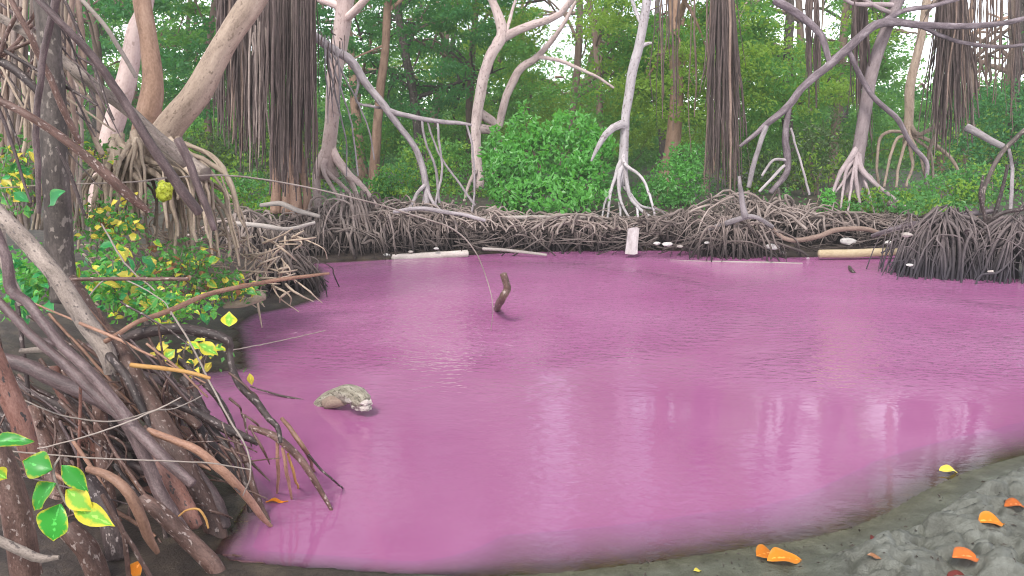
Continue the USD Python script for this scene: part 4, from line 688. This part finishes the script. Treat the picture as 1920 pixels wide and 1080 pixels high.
UL = [
    ('smooth slate grey rod crossing down from the upper left corner', near_purple, [(40, -40, 3.6, 17), (100, 30, 3.6, 18), (165, 98, 3.65, 20), (225, 180, 3.7, 22), (280, 265, 3.75, 24), (330, 340, 3.8, 26), (375, 400, 3.85, 24)]),
    ('thick pale peeling branch sloping from the left edge to the root mound', near_pale, [(-30, 20, 4.6, 20), (50, 62, 4.6, 22), (110, 105, 4.65, 24), (180, 160, 4.7, 28), (240, 205, 4.8, 30), (300, 260, 4.9, 34), (350, 300, 5.0, 42)]),
    ('thin olive grey stick at top left before the brown stem', twig_mat, [(145, -10, 4.2, 10), (195, 45, 4.2, 11), (230, 100, 4.25, 11), (257, 145, 4.3, 10)]),
    ('slim brown rod hanging from the top left, left of the slate rod', near_brown, [(15, -10, 3.8, 13), (50, 55, 3.8, 15), (85, 130, 3.85, 16), (115, 200, 3.9, 17), (150, 268, 3.95, 15)]),
    ('upright grey brown root hanging straight down at the far left', near_purple, [(105, -10, 3.75, 20), (92, 60, 3.75, 17), (78, 130, 3.75, 16), (70, 220, 3.75, 15), (69, 310, 3.75, 14), (72, 400, 3.75, 10)]),
    ('long brown rod sloping from the left edge to the mound foot', near_brown, [(-30, 178, 3.5, 18), (50, 218, 3.5, 20), (120, 262, 3.55, 22), (190, 318, 3.6, 25), (245, 368, 3.65, 26), (282, 398, 3.7, 14)]),
    ('thin dark stick slanting beside the lichen spotted trunk', near_dark, [(108, 275, 4.0, 8), (128, 320, 4.0, 9), (145, 365, 4.0, 9), (160, 405, 4.0, 7)]),
    ('dark drooping branch at the left edge near the top', near_dark, [(-20, 110, 4.3, 18), (20, 125, 4.3, 22), (60, 160, 4.3, 20), (100, 205, 4.3, 10)]),
    ('pinkish stem rising behind the long brown rod', pale_tan, [(190, 290, 5.4, 14), (168, 235, 5.4, 13), (145, 180, 5.4, 12), (120, 120, 5.4, 12)]),
    ('grey rod at the far left below the brown rod', near_pale, [(0, 430, 3.1, 20), (10, 500, 3.1, 22), (40, 570, 3.1, 22)]),
    ('smooth second rod close beside the slate rod lower end', near_purple, [(330, 260, 4.3, 22), (360, 320, 4.3, 20), (385, 385, 4.3, 18), (400, 430, 4.3, 14)]),
]
for k, (lab, m, q) in enumerate(UL): single('hanging_rod', ptube(q, 11, None, .08, 4200 + k, .5), m, lab, 'root')
mt_ = Thing('mangrove_tree', 'dark trunk with white lichen spots behind the left rods', 'tree', (P(112, 500, 4.25)[0], 4.25, .3)); mt_.part('trunk', ptube([(125, 560, 4.25, 66), (114, 480, 4.25, 64), (112, 400, 4.25, 62), (105, 300, 4.25, 60), (100, 200, 4.3, 56), (92, 80, 4.3, 54), (80, -40, 4.35, 52), (70, -300, 4.4, 40)], 16, 60, .12, 4301, .5), dark_bark)
bk = Thing('background_roots', 'curtain of thin tan hanging roots behind the rods at the left edge', 'aerial roots', (P(60, 300, 5.6)[0], 5.6, .4)); g = rng(4310)
for k in range(56):
    x = g.uniform(-40, 150); w = g.uniform(4, 14); d = 5.4 + g.uniform(-.4, .8); bk.part('aerial_root', ptube([(x, -30, d, w), (x + g.normal() * 8, 120, d, w), (x + g.normal() * 14, 260, d, w), (x + g.normal() * 20, 430, d, w * .7)], 6, 16, .14, 4311 + k, 1.2), [pale_strand, tan_root, brown_bark][k % 3])
ST = [
    ('long brown stick with orange tip pointing out over the pool', near_peach, [(198, 642, 3.15, 12), (260, 603, 3.3, 12), (325, 580, 3.45, 13), (400, 549, 3.6, 12), (500, 528, 3.8, 10), (560, 520, 3.9, 9), (618, 512, 4.0, 6)]),
    ('straight grey brown stick lying level before the yellow undergrowth', near_brown, [(120, 524, 3.6, 9), (230, 523, 3.6, 9), (352, 523, 3.6, 9)]),
    ('short orange stick poking over the water in the root tangle', orange_stick, [(246, 684, 3.0, 12), (300, 690, 3.0, 11), (350, 698, 3.0, 10), (394, 709, 3.0, 9)]),
    ('broken grey stub at the left edge of the bottom corner', near_pale, [(-20, 1005, 2.1, 24), (30, 1028, 2.1, 24), (75, 1048, 2.1, 22), (110, 1045, 2.1, 10)]),
    ('thin arched orange twig in the lower left tangle', orange_stick, [(335, 968, 2.55, 4), (350, 956, 2.55, 5), (372, 955, 2.55, 6), (385, 972, 2.55, 6), (390, 990, 2.55, 5)]),
    ('pale cut log resting on the left shore by the dark root clump', tan_root, [(420, 570, 5.9, 18), (455, 568, 5.85, 20), (492, 556, 5.8, 22)]),
]
for k, (lab, m, q) in enumerate(ST): single('stick', ptube(q, 10, None, .08, 4400 + k, .5), m, lab, 'stick')
TW = [
    ('thin pale vine strung level across the lower left roots', [(-20, 842, 2.35, 5), (60, 850, 2.35, 4), (160, 858, 2.35, 4), (270, 863, 2.4, 4), (390, 868, 2.45, 4), (470, 880, 2.5, 3)]),
    ('thin grey vine hanging from the stick down to the peach root', [(320, 585, 3.2, 5), (355, 640, 3.1, 5), (390, 710, 3.0, 5), (430, 785, 2.9, 5), (462, 840, 2.85, 5), (470, 890, 2.8, 4), (455, 930, 2.8, 3)]),
    ('pale looping vine above the level vine in the lower left', [(40, 748, 2.7, 4), (120, 780, 2.65, 4), (210, 790, 2.65, 4), (290, 770, 2.65, 4), (330, 765, 2.7, 3), (380, 742, 2.7, 3)]),
    ('thin vine rising from the leaf sprig to the right', [(70, 842, 2.4, 4), (150, 822, 2.4, 4), (230, 795, 2.45, 4), (300, 765, 2.5, 4), (340, 745, 2.5, 3)]),
    ('fine grey twig lying above the dark arched root', [(150, 575, 3.9, 3), (210, 520, 4.0, 4), (300, 560, 4.0, 3), (320, 590, 3.9, 3)]),
    ('fine twig dangling beside the level stick on the left', [(190, 420, 4.4, 4), (225, 480, 4.2, 5), (250, 510, 4.1, 4), (290, 545, 4.0, 4)]),
    ('wispy twig reaching from the left shore over the water', [(420, 660, 4.0, 3), (470, 650, 4.2, 3), (520, 640, 4.4, 2.5), (610, 620, 4.7, 2)]),
]
for k, (lab, q) in enumerate(TW): single('vine', ptube(q, 6, 40, .1, 4500 + k, .8), twig_mat, lab, 'vine')
g = rng(4570)
for k in range(60):
    x = g.uniform(-40, 330); y = g.uniform(560, 900); d = 3.3 - (y - 560) * .0012 + g.uniform(-.15, .3); L = g.uniform(140, 380); a = g.normal() * .30 + .85; w = g.uniform(4, 12)
    if x + math.cos(a) * L > 470: continue
    fr.part('thin_root', ptube([(x, y, d, w), (x + math.cos(a) * L * .5 + g.normal() * 6, y + math.sin(a) * L * .5 - 5, d - .03, w), (x + math.cos(a) * L, y + math.sin(a) * L, d - .05, w * .7)], 7, 16, .12, 4571 + k, .7), [near_brown, near_dark, near_brown, near_peach, near_purple][k % 5])
g = rng(4575)
tr_ = Thing('thin_roots', 'sheaf of thin brown stems slanting through the upper left corner', 'roots', (P(100, 300, 4.6)[0], 4.6, .4))
for k in range(34):
    x = g.uniform(-60, 130); y = g.uniform(-40, 160); d = g.uniform(4.2, 5.4); L = g.uniform(160, 300); a = g.normal() * .28 + (1.0 if k % 4 else 2.0); w = g.uniform(4, 10)
    if x + math.cos(a) * L > 255: continue
    tr_.part('thin_root', ptube([(x, y, d, w), (x + math.cos(a) * L * .5 + g.normal() * 6, y + math.sin(a) * L * .5, d, w), (x + math.cos(a) * L, y + math.sin(a) * L, d - .05, w * .7)], 7, 16, .12, 4581 + k, .7), [near_brown, near_dark, tan_root, near_purple][k % 4])
g = rng(4580)
for k in range(70):
    x = g.uniform(-40, 430); y = g.uniform(640, 960); d = 3.55 - (y - 640) * .0012 + g.uniform(-.1, .35); L = g.uniform(120, 330); a = g.normal() * .45 + .95; w = g.uniform(10, 36)
    if x + math.cos(a) * L > 455: continue
    fr.part('prop_root', ptube([(x, y, d, w), (x + math.cos(a) * L * .5 + g.normal() * 14, y + math.sin(a) * L * .5 - 12, d - .05, w * 1.05), (x + math.cos(a) * L, y + math.sin(a) * L, d - .08, w * .8)], 8, 16, .13, 4581 + k, 1.), [near_dark, near_dark, near_brown, near_purple, near_red][k % 5])
WS = 1.0
# dense small stuff among the left roots: dead rootlets, one mass
g = rng(4600); ms = []
for k in range(240):
    x = g.uniform(0, 470); y = g.uniform(690, 1075); d = 3.15 - (y - 690) * .0011 + g.uniform(0, .35); L = g.uniform(20, 90); a = g.normal() * .6 + .9
    ms.append(ptube([(x, y, d, g.uniform(2, 7)), (x + math.cos(a) * L * .5 + g.normal() * 8, y + math.sin(a) * L * .5, d - .03, g.uniform(2, 6)), (x + math.cos(a) * L, y + math.sin(a) * L, d + g.uniform(-.1, .1), 2)], 5, 8, .12, k, 1.))
single('root_litter', join(ms), near_brown, 'broken rootlets and litter between the lower left roots', 'root litter', kind='stuff')
ms = []
for k in range(260):
    x = g.uniform(150, 550); y = g.uniform(380, 560) if x < 430 else g.uniform(440, 545); d = np.interp(y, [380, 560], [7.0, 6.2]); L = g.uniform(15, 80); a = g.uniform(-.5, 2.4)
    ms.append(ptube([(x, y, d, g.uniform(2, 6)), (x + math.cos(a) * L * .5 + g.normal() * 10, y + math.sin(a) * L * .5, d - .1, g.uniform(2, 5)), (x + math.cos(a) * L, y + math.sin(a) * L, d, 2)], 5, 8, .12, k + 500, 1.))
single('root_litter', join(ms), tan_root, 'loose pale roots and twigs littering the left bank mound', 'root litter', kind='stuff')

# ------------------------------------------------------------------ leafy plants
def plant(label, cx, cy, rx, ry, d, n, mats, seed, L=(14, 30), extra=500, fill=leaf_ground, stems=6):
    g = rng(seed); b = P(cx, cy + ry, d); t = Thing('undergrowth_plant', label, 'plant', b)
    for k in range(n):
        u = g.normal(size=2) * .5; x, y = cx + np.clip(u[0], -1.1, 1.1) * rx, cy + np.clip(u[1], -1.1, 1.1) * ry; p = P(x, y, d + g.uniform(-.3, .35)); l = PX(g.uniform(*L), p)
        dr = g.normal(size=3) * [1, .7, .6] + [0, -.3, -.25]; nm = np.array([0, -.55, .8]) + g.normal(size=3) * .45
        m, e = leaf(p, dr, nm, l, l * g.uniform(.5, .75), g.uniform(.1, .9), .15, seed + k, 4); t.part('leaf', m, mats[int(g.integers(len(mats)))], attrs={'edge': e})
    pts = np.array([P(cx + np.clip(g.normal() * .55, -1.2, 1.2) * rx, cy + np.clip(g.normal() * .55, -1.2, 1.1) * ry, d + g.uniform(-.3, .6)) for _ in range(extra)])
    t.part('small_leaves', leafcloud(pts, PX(12, pts[0]), seed, .4, aspect=.6), fill, smooth=False, kind='stuff')
    for k in range(stems):
        x = cx + g.uniform(-.8, .8) * rx; t.part('stem', ptube([(cx + (x - cx) * .5, cy + ry * 1.1, d + .1, 4), ((x + cx) / 2 + g.normal() * 8, cy + ry * .2, d, 3), (x, cy - ry * g.uniform(.2, .9), d - .1, 2)], 5, 10, .1, seed + k), twig_mat)
    return t
plant('yellow and orange leaved undergrowth between dark trunk and root mound', 205, 420, 60, 48, 5.4, 90, [yellow_leaf, yellow_leaf, brown_leaf, lime_leaf, fresh_leaf], 5001, (12, 26))
plant('green creeper with glossy leaves right of the dark spotted trunk', 215, 520, 80, 60, 4.9, 130, [fresh_leaf, deep_leaf, deep_leaf, lime_leaf, yellow_leaf], 5002, (14, 32), 500, leaf_bush)
plant('sparse yellow-green plant at the foot of the root mound', 345, 500, 70, 44, 5.6, 90, [yellow_leaf, lime_leaf, fresh_leaf, brown_leaf], 5003, (11, 24))
plant('deep green plant behind the pale root at the left edge', 50, 530, 60, 60, 4.5, 100, [deep_leaf, deep_leaf, fresh_leaf], 5004, (16, 36), 500, leaf_bush)
plant('green and yellow sprigs at the left edge beneath the brown rod', 25, 330, 45, 60, 4.9, 70, [fresh_leaf, lime_leaf, deep_leaf, yellow_leaf], 5005, (14, 30))
plant('green leaves in the gap beside the stick at the left shore', 300, 570, 90, 34, 4.7, 110, [fresh_leaf, lime_leaf, yellow_leaf, deep_leaf], 5006, (12, 26), 500, leaf_bush)
plant('yellow leaves scattered on the dark shore below the arched root', 360, 665, 80, 36, 4.0, 26, [yellow_leaf, lime_leaf, yellow_leaf], 5007, (16, 34), 30)
plant('yellowish shore plant beside the pale cut log', 420, 540, 60, 26, 5.8, 60, [yellow_leaf, lime_leaf, fresh_leaf, brown_leaf], 5008, (10, 22), 300)
plant('small yellow sprigs at the foot of the pink stem', 175, 285, 40, 24, 5.8, 26, [yellow_leaf, lime_leaf], 5009, (10, 20), 120)
def one_leaf(name, label, x, y, d, L, Wd, dr, nm, mat, seed, curl=.5, fold=.15, cat='leaf', wave=.06):
    p = W(x, y, d[1]) if isinstance(d, tuple) else P(x, y, d); l = PX(L, p); m, e = leaf(p, dr, nm, l, PX(Wd, p), curl, fold, seed, 9, wave)
    return single(name, m, mat, label, cat, attrs={'edge': e})
one_leaf('hanging_leaf', 'big dark green leaf hanging before the dark spotted trunk', 122, 358, 4.1, 52, 32, (-.8, 0, -.45), (-.3, -.8, .5), deep_leaf, 1)
one_leaf('hanging_leaf', 'round yellow-green leaf at the water edge beyond the arched root', 430, 612, 4.4, 28, 30, (.0, .05, 1), (.1, -1, .25), lime_leaf, 2, .2, .05)
one_leaf('fallen_leaf', 'bright green leaf hanging under the dark arched root', 372, 645, 3.3, 42, 28, (.9, 0, -.45), (0, -.7, .7), lime_leaf, 3)
one_leaf('fallen_leaf', 'yellow leaf upright at the left waterline', 468, 700, 3.7, 26, 13, (.1, 0, -1), (.2, -1, .2), yellow_leaf, 4)
one_leaf('fallen_leaf', 'orange leaf floating at the water edge near peg roots', 498, 940, ('z', .006), 42, 14, (1, .05, 0), (0, 0, 1), orange_leaf, 5, .1)
one_leaf('fallen_leaf', 'orange leaf at the bottom edge among the roots', 250, 1080, 2.3, 34, 30, (.3, 0, .7), (0, -.8, .5), orange_leaf, 6)
# leaf sprig in the corner
sp = Thing('leaf_sprig', 'sprig of bright green leaves with yellow edges in the lower left', 'plant', P(110, 860, 2.1))
sp.part('stem', ptube([(112, 858, 2.12, 4), (100, 880, 2.1, 5), (108, 910, 2.1, 5), (122, 940, 2.1, 5), (135, 955, 2.1, 4), (148, 968, 2.1, 3)], 6, 24, .1, 5101, .4), twig_mat)
for k, (x, y, L, Wd, dr, nm, mt) in enumerate([(98, 880, 60, 52, (-.9, -.1, .35), (-.2, -.8, .6), green_leaf), (102, 905, 72, 50, (-.75, -.2, -.75), (-.4, -.8, .35), green_leaf), (116, 872, 72, 34, (.75, -.1, -.8), (.3, -.8, .5), green_leaf),
        (125, 918, 66, 40, (.75, -.15, -.6), (.3, -.9, .4), lime_leaf), (112, 945, 78, 64, (-.25, -.25, -.95), (.05, -.95, .3), green_leaf), (136, 950, 86, 40, (.95, -.1, -.38), (.1, -.75, .7), lime_leaf)]):
    p = P(x, y, 2.09); m, e = leaf(p, dr, nm, PX(L, p), PX(Wd, p), .5, .18, 5110 + k, 10); sp.part('leaf', m, mt, attrs={'edge': e})
one_leaf('hanging_leaf', 'green leaf entering from the left edge above the sprig', -15, 828, 2.1, 74, 30, (.97, 0, .1), (0, -.7, .7), green_leaf, 7)
one_leaf('hanging_leaf', 'yellowing leaf cut by the left edge beside the sprig', -12, 880, 2.1, 30, 34, (.6, 0, -.6), (0, -.9, .4), lime_leaf, 8)
# leaves on the mud
def on_mud(label, x, y, L, Wd, dr, mat, seed, curl=.4, tilt=(0, 0), lift=.012):
    p = W(x, y, 0.02)
    for _ in range(4): p = W(x, y, gz(p[0], p[1]) + lift)
    l = PX(L, p) * .92; d = np.array([dr[0], dr[1], dr[2] if len(dr) > 2 else .16]); m, e = leaf(p, d, (tilt[0], tilt[1] - .25, 1), l, max(PX(Wd, p) * 1.2, l * .40), .7, .16, seed, 13, .05); v = m[0]
    h = height(v[:, 0], v[:, 1])[0]; h = np.maximum(h, 0.0); dz = float(np.percentile(h + .003 - v[:, 2], 85)); v = v + [0, 0, dz]
    return single('fallen_leaf', (v, m[1]), mat, label, 'leaf', attrs={'edge': e})
on_mud('back leaf of the two bright orange leaves on wet mud near the bottom', 1418, 1046, 62, 30, (1, .55), orange_leaf, 5201)
on_mud('front leaf of the two bright orange leaves on wet mud near the bottom', 1438, 1052, 84, 34, (1, .12), orange_leaf, 5202)
on_mud('yellow leaf lying in the brown shallows at the right', 1760, 890, 46, 18, (1, .1), yellow_leaf, 5203)
on_mud('orange leaf lying on top of the grey mud clods', 1834, 982, 62, 34, (1, .05), orange_leaf, 5204)
on_mud('rusty orange leaf at the bottom right below the mud clods', 1784, 1062, 68, 34, (1, .1), rust_leaf, 5205)
on_mud('rust coloured leaf at the right picture edge on the mud', 1884, 940, 60, 22, (1, .2), rust_leaf, 5206)
on_mud('small maroon leaf scrap left of the mud clods', 1632, 1010, 24, 14, (1, .3), maroon_leaf, 5207)
on_mud('small brown leaf scrap on wet mud below the maroon scrap', 1625, 1046, 30, 10, (1, -.5), brown_leaf, 5208)
on_mud('thin red stalk like leaf at the bottom right corner', 1775, 1078, 60, 8, (1, .25), maroon_leaf, 5209)
on_mud('small yellow scrap left of the two orange leaves', 1300, 1068, 20, 8, (1, .2), yellow_leaf, 5210)


# crumbs of leaf and bark on the mud, nobody could count them
g = rng(5300); pts = []
while len(pts) < 170:
    p = W(g.uniform(1150, 1930), g.uniform(860, 1085), 0.03); h_, sd_ = height(np.array([p[0]]), np.array([p[1]]))
    if sd_[0] > -.02: pts.append([p[0], p[1], max(h_[0], 0) + .003])
single('leaf_crumbs', leafcloud(np.array(pts), g.uniform(.006, .024, len(pts)), 5301, .9), M('crumb', {'g': ('geometry', {}), 'r': ('rgb_ramp', {'ramp': [(0, (.03, .022, .016)), (.5, (.09, .06, .035)), (.85, (.16, .10, .05)), (1, (.30, .22, .12))]}), 'p': ('principled_bsdf', {'roughness': .7})}, [('g.random_per_island', 'r.fac'), ('r.color', 'p.base_color')], 'p.BSDF'), 'dark crumbs of leaf and bark strewn over the grey mud', 'leaf litter', kind='stuff', smooth=False)

# ------------------------------------------------------------------ air
def haze_box():
    x0, x1, y0, y1, z0, z1 = -90, 90, -24, 150, -1.6, 14.5
    v = np.array([[x, y, z] for x in (x0, x1) for y in (y0, y1) for z in (z0, z1)], float)
    f = np.array([[0, 1, 3], [0, 3, 2], [4, 6, 7], [4, 7, 5], [0, 4, 5], [0, 5, 1], [2, 3, 7], [2, 7, 6], [0, 2, 6], [0, 6, 4], [1, 5, 7], [1, 7, 3]])
    m = usdkit.material(stage, '/World/Looks/haze', {'v': ('principled_volume', {'color': (.95, .95, .95), 'density': .0014, 'anisotropy': .2})}, [], volume='v.volume')
    tag(put('/World/haze', (v, f), m, False), 'thin pale humid haze filling the air between the trees', 'haze', kind='stuff')
haze_box()
